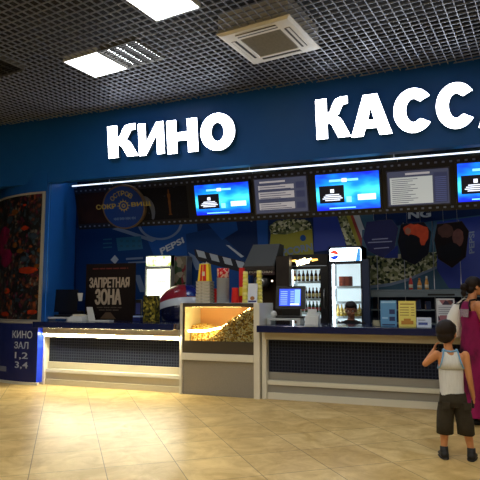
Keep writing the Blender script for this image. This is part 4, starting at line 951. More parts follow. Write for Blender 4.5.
b = MB(); xx = p(274, 315).x; b.ball((xx, YTi-.02, TT+.14), (.05, .05, .055), 'white', 14, 10); b.tube([(xx, YTi-.02, TT+.086), (xx, YTi-.02, TT+.12)], .02, 'white'); solo(b, 'swivel_display', 'small rounded grey customer display at the left end of the till riser', 'display', loc=(xx, YTi-.02, TT+.086))

# left till, seen from behind
YL = 7.95; q_ = lambda x, y, Y=YL: atY(x, y, Y)
o = thing('till_monitor', 'dark till monitor seen from its back on the left worktop by the blue wall', 'monitor', (q_(66, 300).x, YL, TT))
b = MB(); b.hexa([q_(54, 312), q_(77, 312), q_(77, 312, YL+.06), q_(54, 312, YL+.06), q_(56, 289.5, YL+.05), q_(78.5, 289.5, YL+.05), q_(78.5, 289.5, YL+.09), q_(56, 289.5, YL+.09)], 'black'); b.build('housing', o)
xa, xb = q_(56, 315).x, q_(86, 315).x
b = MB(); zz = q_(60, 312).z; b.box((xa+.04, YL+.01, TT+.075), (q_(80, 312).x, YL+.12, zz+.02), 'black', .01); b.box((xa, YL-.06, TT+.062), (q_(82, 315).x, YL+.15, TT+.10), 'black', .01); b.build('stand', o)
b = MB(); e0 = q_(79, 293, YL+.02); b.hexa([q_(78.6, 301, YL+.03), q_(82, 301, YL+.03), q_(82, 301, YL+.05), q_(78.6, 301, YL+.05), q_(77.5, 293, YL+.03), q_(83, 293, YL+.03), q_(83, 293, YL+.05), q_(77.5, 293, YL+.05)], 'white'); b.build('card_reader', o)
o = thing('till_riser', 'grey-white bridge-shaped riser under the dark till monitor by the blue wall', 'riser', (q_(60, 320).x, YL, TT))
xr0, xr1 = q_(47.5, 318).x, q_(73, 318).x
b = MB(); b.box((xr0, YL-.1, TT+.03), (xr1, YL+.14, TT+.060), 'white', .005); b.build('top_plate', o)
for xx in (xr0, xr1-.06): b = MB(); b.box((xx, YL-.1, TT), (xx+.06, YL+.14, TT+.029), 'white', .004); b.build('foot', o)
o = thing('receipt_printer', 'grey-white receipt printer between the dark till monitor and the upright handset', 'printer', (q_(82, 320).x, YL-.12, TT))
xa, xb = q_(75.5, 318).x, q_(89, 318).x; b = MB(); hh = .1; b.hexa([(xa, YL-.2, TT), (xb, YL-.2, TT), (xb, YL-.02, TT), (xa, YL-.02, TT), (xa+.01, YL-.17, TT+hh*.75), (xb-.01, YL-.17, TT+hh*.75), (xb-.01, YL-.02, TT+hh), (xa+.01, YL-.02, TT+hh)], 'white'); b.build('casing', o)
b = MB(); b.box((xa+.03, YL-.12, TT+hh*.8), (xb-.03, YL-.05, TT+hh*1.12), 'cream'); b.build('paper_cover', o)
o = thing('card_terminal', 'upright white handset standing beside the left receipt printer', 'handset', (q_(92, 320).x, YL-.05, TT))
b = MB(); b.hexa([q_(88.5, 323, YL-.1), q_(95.5, 323, YL-.1), q_(95.5, 323, YL-.02), q_(88.5, 323, YL-.02), q_(86.5, 307, YL-.04), q_(92.5, 307, YL-.04), q_(92.5, 307, YL), q_(86.5, 307, YL)], 'white')
lo = min(v.z for v in b.v)
for v in b.v:
    if v.z < lo+.05: v.z = TT
b.build('handset_body', o)
b = MB(); xa, xb = q_(98, 320).x, q_(114, 320).x; b.box((xa, YL-.14, TT), (xb, YL+.0, TT+.018), 'white', .004)
solo(b, 'flat_tray', 'flat pale tray on the left worktop before the ЗАПРЕТНАЯ ЗОНА poster', 'tray', loc=((xa+xb)/2, YL-.07, TT))

# forbidden zone poster (stands on the worktop behind the till)
YZ = 8.2; o = thing('film_poster', 'dark brown film poster with large pale words ЗАПРЕТНАЯ ЗОНА on the left worktop', 'poster', (onplane(111, YZ), YZ, TT))
z_ = lambda x, y, d=0: atY(x, y, YZ-d)
xa, xb = z_(85.5, 292).x, z_(135, 292).x; zt = z_(110, 263.5).z
b = MB(); b.box((xa, YZ, TT), (xb, YZ+.02, zt), noisy('poster_brown', [(12, 7, 7), (30, 16, 13)], 3, .6)); pb = b.build('board', o)
b = MB(); ptx = mat('poster_letters', (176, 160, 140), .6)
def ft(body, l, r, t, bt, m, bold=.03):
    X0, X1, Z1, Z0 = z_(l, (t+bt)/2).x, z_(r, (t+bt)/2).x, z_((l+r)/2, t).z, z_((l+r)/2, bt).z; Y = YZ-.002
    text_quad(b, body, [V((X0, Y, Z1)), V((X1, Y, Z1)), V((X1, Y, Z0)), V((X0, Y, Z0))], m, .012, fat=bold)
ft('ЗАПРЕТНАЯ', 89.7, 129.3, 277.5, 287.5, ptx, .008); ft('ЗОНА', 95.5, 121, 289, 304.5, ptx, .022)
for l, r, y, m in ((93, 128, 268.5, mat('poster_red', (120, 50, 40), .6)), (97, 121, 307.5, mat('poster_dim', (90, 78, 66), .6)), (99, 118, 310, mat('poster_dim', (90, 78, 66), .6))):
    X0, X1 = z_(l, y).x, z_(r, y).x; Z = z_((l+r)/2, y).z; k = 0; x = X0
    while x < X1: flat(b, [V((x, YZ-.002, Z+.010)), V((x+.014, YZ-.002, Z+.010)), V((x+.014, YZ-.002, Z-.010)), V((x, YZ-.002, Z-.010))], m); x += .02 if k % 6 != 5 else .04; k += 1
X0 = z_(108, 315).x; flat(b, [V((X0-.16, YZ-.002, TT+.03)), V((X0+.16, YZ-.002, TT+.03)), V((X0+.05, YZ-.002, TT+.14)), V((X0-.05, YZ-.002, TT+.14))], mat('poster_sand', (84, 64, 44), .6))
b.build('print', pb)
b = MB(); b.hexa([(xa+.3, YZ+.021, TT), (xb-.3, YZ+.021, TT), (xb-.3, YZ+.13, TT), (xa+.3, YZ+.13, TT), (xa+.3, YZ+.021, TT+.4), (xb-.3, YZ+.021, TT+.4), (xb-.3, YZ+.03, TT+.4), (xa+.3, YZ+.03, TT+.4)], 'blackcloth'); b.build('easel_back', o)
# small device, popcorn box, ball cooler
YQ = 7.98; u_ = lambda x, y, Y=YQ: atY(x, y, Y)
o = thing('charging_phone', 'small dark device on a blue foot with a pale band, left of the popcorn box', 'device', (u_(138.5, 320).x, YQ, TT)); x = u_(138.8, 310).x
b = MB(); b.box((x-.075, YQ-.07, TT), (x+.075, YQ+.06, TT+.07), mat('foot_blue', (14, 28, 90), .4), .015); b.build('foot', o)
b = MB(); b.box((x-.07, YQ-.065, TT+.071), (x+.07, YQ+.055, TT+.095), mat('pale_band', (160, 180, 220), .4), .005); b.build('band', o)
b = MB(); b.box((x-.055, YQ-.02, TT+.096), (x+.055, YQ+.015, u_(138, 299.5).z), 'black', .012); b.build('handset', o)
b = MB(); b.box((x-.04, YQ-.022, TT+.12), (x+.04, YQ-.0195, u_(138, 303).z), mat('display_blue', (50, 60, 120), .3)); b.build('display', o)
o = thing('popcorn_box', 'tall box printed all over with popcorn, left of the round ball cooler', 'box', (u_(152, 320).x, YQ, TT))
xa, xb = u_(145.5, 312).x, u_(157.5, 312).x; b = MB(); b.box((xa, YQ-.08, TT), (xb, YQ+.08, u_(151, 295.5).z), noisy('popcorn_photo_print', [(40, 42, 16), (120, 108, 30), (166, 150, 60), (80, 76, 24)], 26, .6, 'cells', stops=[0, .3, .6, .8]), .004); b.build('carton', o)
YB2 = 8.85; c0 = atY(184, 311.5, YB2); rr = (atY(184, 305, YB2).x-atY(159, 305, YB2).x)*.97
o = thing('ball_cooler', 'large ball-shaped drinks cooler in red, white and dark blue beside the display case', 'cooler', (c0.x, YB2, 0))
zc = c0.z
def ballpart(z0, z1, m, name, rs=1.0, th0=0.0, th1=2*PI):
    b = MB(); vs = []; fs = []; n = 40; nn = 14; closed = th1-th0 > 6
    for k in range(nn+1):
        for i in range(n+(0 if closed else 1)):
            th = th0+(th1-th0)*i/n; wave = .17*math.cos(th+.25)+.03*math.sin(3*th)
            a0 = z0+(wave if z0 > -.9 else 0); a1 = z1+(wave if z1 < 1 else 0)
            t = max(-1, min(1, a0+(a1-a0)*k/nn)); r = math.sqrt(max(0, 1-t*t))+1e-4
            vs.append(V((c0.x+rr*rs*r*math.cos(th), YB2+rr*rs*r*math.sin(th), zc+rr*rs*t)))
    w = n if closed else n+1
    for k in range(nn):
        for i in range(n): fs.append((k*w+i, k*w+(i+1) % w, (k+1)*w+(i+1) % w, (k+1)*w+i))
    b.add(vs, fs, m, True); b.build(name, o)
ballpart(.40, 1, mat('cooler_red', (140, 20, 34), .3, coat=.3), 'lid'); ballpart(.14, .40, mat('cooler_white', (206, 212, 220), .25, coat=.5), 'wave_band', 1.004); ballpart(-.95, .14, mat('cooler_blue', (12, 18, 60), .25, coat=.5), 'bowl')
ballpart(.42, .97, mat('cooler_navy', (26, 34, 110), .25, coat=.5), 'lid_panel', 1.006, math.radians(-58), math.radians(40))
b = MB(); b.lathe([(rr*.55, 0), (rr*.55, .04), (rr*.2, .1), (rr*.2, zc-rr*.97), (rr*.4, zc-rr*.90)], 'black', (c0.x, YB2, 0), 24); b.build('pedestal', o)

# ================================================================== COLUMN POSTER AND BASE PANEL
o = thing('column_poster', 'tall dark floral poster in a pale frame curving round the column at the left', 'poster', arc(CRAD+.02, .3)+V((0, 0, 1.02)))
pz0, pz1 = 1.03, 3.26; t1 = 1.15; t0 = -.02
pm = mat('dark_floral_print', (20, 12, 12), .45); N, L_, bs = nodes(pm)
tc = N.new('ShaderNodeTexCoord')
def vor(scale, stops, cols):
    v = N.new('ShaderNodeTexVoronoi'); v.inputs['Scale'].default_value = scale; v.inputs['Randomness'].default_value = 1; nz = N.new('ShaderNodeTexNoise'); nz.inputs['Scale'].default_value = 3; nz.inputs['Detail'].default_value = 6
    mixv = N.new('ShaderNodeMix'); mixv.data_type = 'VECTOR'; mixv.inputs[0].default_value = .25; L_.new(tc.outputs['Object'], nz.inputs['Vector']); L_.new(tc.outputs['Object'], mixv.inputs[4]); L_.new(nz.outputs['Color'], mixv.inputs[5]); L_.new(mixv.outputs[1], v.inputs['Vector'])
    return v
v = vor(21, 0, 0); sx = N.new('ShaderNodeSeparateColor'); L_.new(v.outputs['Color'], sx.inputs['Color']); r = N.new('ShaderNodeValToRGB'); r.color_ramp.interpolation = 'CONSTANT'; e = r.color_ramp.elements
cols = [(14, 10, 12), (30, 44, 54), (84, 46, 32), (14, 12, 14), (48, 70, 84), (130, 64, 30), (12, 12, 16), (84, 20, 48), (98, 90, 80), (22, 26, 30), (12, 11, 12)]
while len(e) < len(cols): e.new(.5)
for i, cc in enumerate(cols): e[i].position = i/len(cols); e[i].color = lin(cc)
L_.new(sx.outputs[0], r.inputs['Fac'])
d = N.new('ShaderNodeValToRGB'); d.color_ramp.elements[0].position = .1; d.color_ramp.elements[0].color = (1, 1, 1, 1); d.color_ramp.elements[1].position = .62; d.color_ramp.elements[1].color = (.3, .3, .3, 1); L_.new(v.outputs['Distance'], d.inputs['Fac'])
mm = N.new('ShaderNodeMix'); mm.data_type = 'RGBA'; mm.blend_type = 'MULTIPLY'; mm.inputs[0].default_value = 1; L_.new(r.outputs['Color'], mm.inputs[6]); L_.new(d.outputs['Color'], mm.inputs[7]); L_.new(mm.outputs[2], bs.inputs['Base Color'])
b = MB(); arcwall(b, CRAD+.015, t0, t1, pz0+.03, pz1-.03, pm, .014); b.build('printed_sheet', o)
def arcpoint(t, z, r): return arc(r, t)+V((0, 0, z))
def arcblob(b, tc_, zc_, rt, rz, m, seed, off=.018):
    rn = random.Random(seed); pts = [arcpoint(tc_+rt*math.cos(2*PI*i/20)*(1+rn.uniform(-.2, .2)), zc_+rz*math.sin(2*PI*i/20)*(1+rn.uniform(-.2, .2)), CRAD+off) for i in range(20)]
    c = arcpoint(tc_, zc_, CRAD+off); b.add([c]+pts, [(0, i+1, (i+1) % 20+1) for i in range(20)], m)
def arc_px(px_, py_):   # where the view ray meets the cylinder
    d = ray(px_, py_); o_ = CAM-CC; a = d.x*d.x+d.y*d.y; bb = 2*(d.x*o_.x+d.y*o_.y); c = o_.x**2+o_.y**2-(CRAD+.02)**2
    k = (-bb-math.sqrt(max(0, bb*bb-4*a*c)))/(2*a); p = CAM+d*k; return math.atan2(CC.x-p.x, CC.y-p.y), p.z
b = MB(); mg = noisy('magenta_petals', [(50, 6, 30), (130, 18, 70)], 9, .5); og = noisy('orange_petals', [(60, 18, 8), (190, 60, 22)], 9, .5); bl_ = noisy('slate_petals', [(14, 22, 30), (56, 72, 88)], 9, .5); am = noisy('amber_petals', [(40, 24, 12), (130, 78, 32)], 12, .5)
for i, (px_, py_, rt, rz, m_) in enumerate(((4, 235, .09, .15, mg), (6, 258, .09, .18, mg), (1, 246, .07, .2, mg), (27, 270, .10, .055, og), (24, 259, .05, .05, bl_), (15, 212, .04, .05, am), (25, 228, .035, .04, og), (20, 251, .04, .045, am), (40, 250, .03, .04, am), (7, 291, .045, .05, og), (6, 291, .02, .03, am), (10, 220, .05, .07, bl_), (33, 236, .05, .05, bl_), (15, 245, .03, .05, am), (37, 266, .03, .035, am), (18, 300, .03, .03, bl_), (32, 312, .05, .04, og), (38, 296, .03, .03, am), (5, 314, .06, .04, og), (25, 205, .02, .02, og))):
    t_, z_p = arc_px(px_, py_); arcblob(b, t_, z_p, rt, rz, m_, i, .017+.0005*i)
b.build('flower_print', o)
b = MB(); fm = mat('pale_frame', (150, 146, 136), .5)
arcwall(b, CRAD+.025, t0-.022, t1, pz1-.035, pz1, fm, .025); arcwall(b, CRAD+.025, t0-.022, t1, pz0-.01, pz0+.03, fm, .025); arcwall(b, CRAD+.0255, t0-.024, t0, pz0, pz1-.036, fm, .025, 2); b.build('frame', o)
R2 = CRAD+.14; TB0 = -(CC.x*-1+atY(37.5, 360, D-.12).x)/R2
o = thing('column_base_panel', 'dark blue curved panel at the column foot reading КИНО ЗАЛ 1,2 3,4', 'sign', arc(R2, .3))
b = MB(); arcwall(b, R2, TB0, t1, .045, 1.0, mat('base_navy', (14, 28, 92), .4), .05); b.build('panel', o)
b = MB(); arcwall(b, R2+.012, TB0-.012, t1, 0, .043, 'ledge', .06); b.build('plinth', o)
b = MB(); arcwall(b, R2+.004, TB0-.012, t1, 1.002, 1.024, 'grey', .16); b.build('cap', o)
e0, e1_ = arc(R2-.002, TB0), arc(R2-.002, TB0)+V((.035, .11, 0))
b = MB(); b.hexa([e0+V((0, 0, .045)), e1_+V((0, 0, .045)), e1_+V((-.02, .0, .045)), e0+V((-.02, .02, .045)), e0+V((0, 0, 1)), e1_+V((0, 0, 1)), e1_+V((-.02, 0, 1)), e0+V((-.02, .02, 1))], mat('led_lit_blue_edge', (20, 60, 220), .35)); b.build('end_face', o)  # glow of the counter strip painted into this face's brighter blue
b = MB(); lm_ = mat('panel_letters', (172, 182, 202), .5)
def base_px(px_, py_):
    d = ray(px_, py_); o_ = CAM-CC; a = d.x*d.x+d.y*d.y; bb = 2*(d.x*o_.x+d.y*o_.y); c = o_.x**2+o_.y**2-(R2+.002)**2
    k = (-bb-math.sqrt(max(0, bb*bb-4*a*c)))/(2*a); return CAM+d*k
def btext(body, l, r, t, bt, bold=.02, n=1):
    q = [base_px(l, t), base_px(r, t+.4), base_px(r, bt+.4), base_px(l, bt)]; q[3].x, q[3].y = q[0].x, q[0].y; q[2].x, q[2].y = q[1].x, q[1].y
    uv, fs = text_geo(body, .012, 3); ang = lambda p: math.atan2(CC.x-p.x, CC.y-p.y); ta, tb = ang(q[0]), ang(q[1]); z1, z0 = (q[0].z+q[1].z)/2, (q[2].z+q[3].z)/2
    b.add([arcpoint(ta+(tb-ta)*u, z0+(z1-z0)*v_, R2+.0025) for u, v_ in uv], fs, lm_)
for a_t in (('КИНО', 12.7, 32.5, 330.5, 338), ('ЗАЛ', 14.5, 28.5, 341.5, 348.5), ('1,2', 15, 28, 352, 359.5), ('3,4', 15, 28, 361.5, 369)):
    b = MB(); btext(*a_t); b.build('lettering', o)
b = MB(); q = [base_px(-2, 366), base_px(6.2, 366.5), base_px(6.2, 371.5), base_px(-2, 371)]
t_a, t_b = [math.atan2(CC.x-p.x, CC.y-p.y) for p in (q[0], q[1])]
arcwall(b, R2+.004, min(t_a, t_b), max(t_a, t_b), q[2].z, q[1].z, mat('plate_grey', (110, 116, 136), .5), .004, 4); b.build('small_plate', o)

# ================================================================== PEOPLE
def body_mesh(name, mb, parent, voxel, m, smooth_it=6):
    o = mb.build(name, parent, True)
    md = o.modifiers.new('r', 'REMESH'); md.mode = 'VOXEL'; md.voxel_size = voxel; md.use_smooth_shade = True
    ms = o.modifiers.new('s', 'SMOOTH'); ms.iterations = smooth_it; ms.factor = .5
    bpy.context.view_layer.update()
    me = bpy.data.meshes.new_from_object(o.evaluated_get(bpy.context.evaluated_depsgraph_get())); o.modifiers.clear(); o.data = me
    me.materials.clear(); me.materials.append(M[m] if isinstance(m, str) else m)
    for p in me.polygons: p.use_smooth = True; p.material_index = 0
    return o
def ell_loft(mb, secs, m, n=24, cap=True):  # (x, y, z, rx, ry)
    mb.loft([((x, y, z), (rx, 0, 0), (0, ry, 0)) for x, y, z, rx, ry in secs], m, n, cap)
def limb(mb, pts, rs, m='skin'):
    mb.tube(pts, rs, m, 12); mb.ball(pts[0], rs[0], m, 10, 8); mb.ball(pts[-1], rs[-1], m, 10, 8)
    for p, r in zip(pts[1:-1], rs[1:-1]): mb.ball(p, r*.98, m, 10, 8)
def hand(mb, w, d, n, s, curl=.5, m='skin'):
    """w wrist, d direction of the fingers, n palm normal (fingers curl to it), s scale = hand length"""
    w, d, n = V(w), V(d).normalized(), V(n); n = (n-d*n.dot(d)).normalized(); t = d.cross(n)
    pm_ = w+d*s*.27
    mb.loft([(w, t*s*.15, n*s*.12), (w+d*s*.2, t*s*.21, n*s*.10), (w+d*s*.42, t*s*.23, n*s*.09), (w+d*s*.5, t*s*.21, n*s*.07)], m, 12)
    for k, L_f in enumerate((.42, .48, .45, .36)):
        off = t*s*(.165-.11*k); p = w+d*s*.44+off; pts = [p]; ang_ = 0; dirv = d.copy()
        for j, fr in enumerate((.45, .32, .26)):
            ang_ += curl*(.5+.35*j); dirv = d*math.cos(ang_)+n*math.sin(ang_); pts.append(pts[-1]+dirv*L_f*s*fr)
        r = s*.046; mb.tube(pts, [r*1.05, r, r*.95, r*.8], m, 8); mb.ball(pts[-1], r*.8, m, 8, 6)
    p = w+d*s*.14+t*s*.16; q1 = p+(t*.7+d*.6+n*.25).normalized()*s*.2; q2 = q1+(d*.8+t*.25+n*.45).normalized()*s*.17
    mb.tube([p, q1, q2], [s*.065, s*.055, s*.045], m, 8); mb.ball(q2, s*.045, m, 8, 6)
def head(mb, c, R_, s=1.0, m='skin', turn=0, nod=0):
    """c centre of the skull; face towards +Y turned by turn (counter-clockwise), s scale from a 0.22 m head"""
    T = Matrix.Rotation(turn, 3, 'Z') @ Matrix.Rotation(-nod, 3, 'X')
    A = lambda x, y, z: V(c)+T @ (V((x, y, z))*s)
    mb.ball(A(0, -.008, .02), V((.074, .092, .088))*s, m, 20, 14, T)
    mb.ball(A(0, .028, -.035), V((.056, .058, .072))*s, m, 16, 12, T)
    mb.ball(A(0, .062, -.085), V((.026, .022, .02))*s, m, 10, 8, T)      # chin
    mb.tube([A(0, .082, .012), A(0, .104, -.028)], [.008*s, .014*s], m, 8); mb.ball(A(0, .102, -.03), .014*s, m, 8, 6)  # nose
    for sx_ in (-1, 1):
        mb.ball(A(sx_*.075, -.002, -.012), V((.010, .020, .030))*s, m, 8, 8, T)   # ears
        mb.ball(A(sx_*.034, .070, -.03), V((.022, .018, .02))*s, m, 8, 8, T)     # cheeks
    mb.ball(A(0, .086, -.056), V((.022, .010, .007))*s, m, 8, 6, T)   # lips
    return A, T
def face_parts(parent, A, T, s):
    for sx_ in (-1, 1):
        b = MB(); b.ball(A(sx_*.03, .0745, .006), .012*s, mat('eye_white', (225, 222, 216), .3), 10, 8); b.ball(A(sx_*.03, .0835, .006), .006*s, mat('iris', (40, 24, 16), .3), 8, 6); b.build('eye', parent, True)
        b = MB(); b.tube([A(sx_*.014, .092, .026), A(sx_*.03, .092, .031), A(sx_*.048, .082, .026)], .004*s, 'hair', 6); b.build('eyebrow', parent, True)
    b = MB(); b.tube([A(-.02, .091, -.057), A(0, .097, -.056), A(.02, .091, -.057)], .004*s, mat('lips', (150, 72, 62), .5), 6); b.build('lips', parent, True)
def garment(mb, secs, m, n=28, th=.006):
    """open-ended tube of cloth with thickness"""
    out = [((x, y, z), (rx, 0, 0), (0, ry, 0)) for x, y, z, rx, ry in secs]
    inn = [((x, y, z), (rx-th, 0, 0), (0, ry-th, 0)) for x, y, z, rx, ry in reversed(secs)]
    mb.loft(out+inn+[out[0]], m, n, False)
def wrinkle(o, amp, sc_):
    for v in o.data.vertices:
        k = noise.noise(V(v.co)*sc_); n_ = V((v.co.x, v.co.y, 0)); v.co += v.normal*k*amp

# --- boy
bp_ = atZ(454.5, 458.8, 0)
boy = thing('person', 'small boy in white tank top and dark shorts seen from behind before the counter', 'person', (bp_.x, bp_.y, 0), rz=YAW*.0+.08)
b = MB()
HC = (-.02, .01, 1.098)
A_, T_ = head(b, HC, 0, 1.0, turn=-.45)
b.tube([(-.012, -.012, .90), (-.02, -.004, 1.04)], [.040, .036], 'skin', 14)
ell_loft(b, [(.01, 0, .46, .088, .070), (.01, 0, .54, .090, .072), (.0, 0, .62, .084, .064), (.0, 0, .72, .094, .068), (.0, 0, .82, .108, .072), (.005, -.005, .89, .112, .062), (.0, -.008, .925, .075, .048), (-.01, -.01, .95, .042, .038)], 'skin')
# left arm, elbow out, forearm lifted in front
limb(b, [(-.115, -.005, .905), (-.215, .035, .815)], [.037, .028]); limb(b, [(-.215, .035, .815), (-.13, .165, .925)], [.028, .019])
hand(b, (-.13, .165, .925), (.35, .35, .9), (.9, -.2, -.2), .115, .45)
# right arm hanging
limb(b, [(.125, -.005, .905), (.150, -.02, .71)], [.037, .028]); limb(b, [(.150, -.02, .71), (.180, .03, .535)], [.028, .019])
hand(b, (.180, .03, .535), (.1, .12, -1), (-.9, .2, 0), .115, .75)
for sx_, hx, kx, ax in ((-1, -.042, -.072, -.085), (1, .062, .112, .142)):
    limb(b, [(hx, 0, .47), (kx, .012, .285), (ax, -.008, .075)], [.068, .045, .026])
    b.ball((kx+(ax-kx)*.3, -.016, .22), (.034, .036, .065), 'skin', 10, 8)
bd = body_mesh('body', b, boy, .006, 'skin', 5)
face_parts(bd, A_, T_, 1.0)
b = MB(); T = T_
b.ball(V(HC)+T @ V((0, -.022, .030)), V((.088, .098, .094)), 'hair', 24, 16, T); b.ball(V(HC)+T @ V((0, -.045, -.02)), V((.080, .066, .068)), 'hair', 20, 14, T)
b.ball(V(HC)+T @ V((0, .03, .06)), V((.07, .062, .045)), 'hair', 16, 10, T)
hr_ = b.build('hair', bd, True); wrinkle(hr_, .006, 38)
# tank top
b = MB(); garment(b, [(.002, 0, .545, .104, .086), (.0, 0, .60, .102, .084), (.0, 0, .68, .102, .079), (.0, 0, .76, .106, .078), (.0, 0, .81, .106, .074)], 'shirt')
wr = b.build('tank_top', boy, True); wrinkle(wr, .006, 14)
b = MB()  # back and chest yokes narrowing to the shoulders
for side in (-1, 1):
    rows = [(.785, .110, .086), (.845, .082, .080), (.885, .070, .070), (.92, .062, .056), (.945, .050, .044)]
    vs = []; 
    for z, hw, dep in rows:
        for i in range(9):
            u = -1+2*i/8; vs.append(V((u*hw, side*dep*math.sqrt(max(.05, 1-(u*hw/.125)**2)), z)))
    fs = [(k*9+i, k*9+i+1, (k+1)*9+i+1, (k+1)*9+i) for k in range(4) for i in range(8)]
    # scooped neck in front only
    b.add(vs, fs if side < 0 else [f for f in fs if not (f[0] // 9 >= 2 and 2 <= f[0] % 9 <= 5)], 'shirt', True)
yk = b.build('shirt_yoke', wr, True); md = yk.modifiers.new('t', 'SOLIDIFY'); md.thickness = .006
b = MB()
for sx_ in (-1, 1):
    b.tube([(sx_*.098, -.068, .80), (sx_*.082, -.076, .845), (sx_*.071, -.068, .885), (sx_*.064, -.056, .92), (sx_*.055, -.03, .955), (sx_*.058, .02, .95), (sx_*.07, .055, .90), (sx_*.098, .062, .81), (sx_*.112, .0, .785), (sx_*.098, -.068, .80)], .007, 'trim', 8)
b.tube([(-.05, -.045, .945), (0, -.058, .938), (.05, -.045, .945), (.052, 0, .955), (.04, .045, .91), (0, .07, .87), (-.04, .045, .91), (-.052, 0, .955), (-.05, -.045, .945)], .008, 'trim', 8); b.build('blue_trim', wr, True)
# shorts
b = MB(); garment(b, [(.006, 0, .575, .106, .088), (.006, 0, .52, .116, .096), (.01, 0, .455, .124, .100)], 'shorts')
for hx, kx in ((-.050, -.068), (.068, .103)): garment(b, [(hx, 0, .48, .070, .094), (hx*.6+kx*.4, 0, .40, .072, .085), (kx, .004, .30, .072, .078), (kx+(.004 if kx > 0 else -.004), .004, .215, .074, .080)], 'shorts')
sh = b.build('shorts', boy, True); wrinkle(sh, .008, 16)
for ax in (-.06, .115):
    b = MB(); b.box((ax-.032, -.108, .44), (ax+.032, -.094, .505), 'shorts', .004); b.build('back_pocket', sh, True)
for ax, tn in ((-.085, .1), (.142, -.25)):
    T = Matrix.Rotation(tn, 3, 'Z'); Z = lambda x, y, z: V((ax, -.008, 0))+T @ V((x, y, z))
    b = MB(); b.loft([(Z(0, -.05, .035), T @ V((.030, 0, 0)), V((0, 0, .030))), (Z(0, -.02, .042), T @ V((.036, 0, 0)), V((0, 0, .038))), (Z(0, .04, .034), T @ V((.039, 0, 0)), V((0, 0, .030))), (Z(0, .10, .026), T @ V((.038, 0, 0)), V((0, 0, .022))), (Z(0, .13, .022), T @ V((.022, 0, 0)), V((0, 0, .014)))], 'shoe', 16)
    b.tube([Z(0, -.012, .03), Z(0, -.004, .105)], [.036, .035], 'shoe', 14); s_ = b.build('shoe', boy, True)
    b = MB(); b.loft([(Z(0, -.055, .008), T @ V((.028, 0, 0)), V((0, 0, .008))), (Z(0, 0, .008), T @ V((.041, 0, 0)), V((0, 0, .008))), (Z(0, .08, .008), T @ V((.042, 0, 0)), V((0, 0, .008))), (Z(0, .137, .008), T @ V((.022, 0, 0)), V((0, 0, .008)))], 'sole', 14); b.build('sole', s_, True)
# small dark thing in his lowered hand
b = MB(); hx = V((bp_.x, bp_.y, 0))+V((.172, .06, .475)); b.box(hx-V((.012, .03, .035)), hx+V((.012, .03, .035)), 'black', .006); solo(b, 'toy', 'small dark object held in the lowered hand of the boy', 'toy', loc=hx-V((0, 0, .035)))

# --- woman at the counter (right edge)
wp = V((.31, 6.98, 0)); WR = -math.radians(68)
wom = thing('person', 'woman in a long magenta dress with dark hair in a bun leaning to the counter', 'person', wp, rz=WR)
b = MB(); HC = (0, .05, 1.555)
A_, T_ = head(b, HC, 0, 1.0, turn=-.15, nod=-.12)
b.tube([(0, -.01, 1.36), (0, .03, 1.50)], [.052, .046], 'skin2', 14)
ell_loft(b, [(0, 0, .86, .165, .115), (0, 0, .96, .150, .105), (0, 0, 1.06, .125, .095), (0, .0, 1.18, .145, .105), (0, 0, 1.30, .168, .092), (0, -.005, 1.36, .130, .07), (0, -.01, 1.40, .06, .055)], 'skin2')
for sx_ in (-1, 1):
    limb(b, [(sx_*.175, -.005, 1.335), (sx_*.21, .05, 1.11), (sx_*.14, .27, 1.10)], [.052, .038, .026], 'skin2'); hand(b, (sx_*.14, .27, 1.10), (-sx_*.2, 1, -.1), (0, 0, -1), .17, .3, 'skin2')
    limb(b, [(sx_*.085, 0, .86), (sx_*.09, .01, .48), (sx_*.09, -.01, .09)], [.095, .056, .034], 'skin2')
bd = body_mesh('body', b, wom, .0058, 'skin2', 4); face_parts(bd, A_, T_, 1)
b = MB(); b.ball(V(HC)+V((0, -.022, .028)), V((.084, .096, .09)), 'hair', 24, 16); b.ball(V(HC)+V((0, -.06, -.03)), V((.07, .05, .06)), 'hair', 16, 12); hr_ = b.build('hair', bd, True); wrinkle(hr_, .006, 30)
b = MB(); b.ball(V(HC)+V((0, -.13, -.015)), V((.05, .045, .048)), 'hair', 16, 12); b.ball(V(HC)+V((0, -.14, -.075)), V((.03, .03, .05)), 'hair', 12, 10); bn = b.build('hair_bun', bd, True); wrinkle(bn, .008, 34)
b = MB(); garment(b, [(0, .0, .10, .27, .23), (0, 0, .35, .24, .20), (0, 0, .60, .215, .175), (0, 0, .86, .185, .14), (0, 0, .98, .165, .125), (0, 0, 1.06, .142, .113), (0, 0, 1.18, .158, .12), (0, 0, 1.27, .165, .115)], 'dress', 40, .008)
dr = b.build('dress', wom, True)
for v in dr.data.vertices:
    t = math.atan2(v.co.y, v.co.x); k = max(0, (1.0-v.co.z))/1.0; v.co.x *= 1+.07*k*math.sin(9*t); v.co.y *= 1+.07*k*math.sin(9*t)
b = MB(); vs = []; rows = [(1.25, .15, .118), (1.30, .125, .108), (1.345, .10, .09), (1.38, .085, .072)]
for z, hw, dep in rows:
    for i in range(9): u = -1+2*i/8; vs.append(V((u*hw, -dep*math.sqrt(max(.05, 1-(u*hw/.19)**2)), z)))
b.add(vs, [(k*9+i, k*9+i+1, (k+1)*9+i+1, (k+1)*9+i) for k in range(3) for i in range(8)], 'dress', True); yk = b.build('dress_back', dr, True); md = yk.modifiers.new('t', 'SOLIDIFY'); md.thickness = .006
for sx_ in (-1, 1):
    b = MB(); b.tube([(sx_*.14, -.085, 1.27), (sx_*.115, -.085, 1.33), (sx_*.09, -.06, 1.392), (sx_*.095, 0, 1.40), (sx_*.11, .07, 1.35), (sx_*.12, .10, 1.27)], .010, 'blackcloth', 8); b.build('strap', dr, True)
b = MB(); vs = [V((u*.1, -.124+.01*abs(u), z)) for z, u in ((1.20, -1), (1.20, 1), (1.29, 1.15), (1.29, -1.15))]; b.prism([v+V((0.05, 0, 0)) for v in vs], (0, -.004, 0), 'lace'); b.build('lace_panel', dr, True)
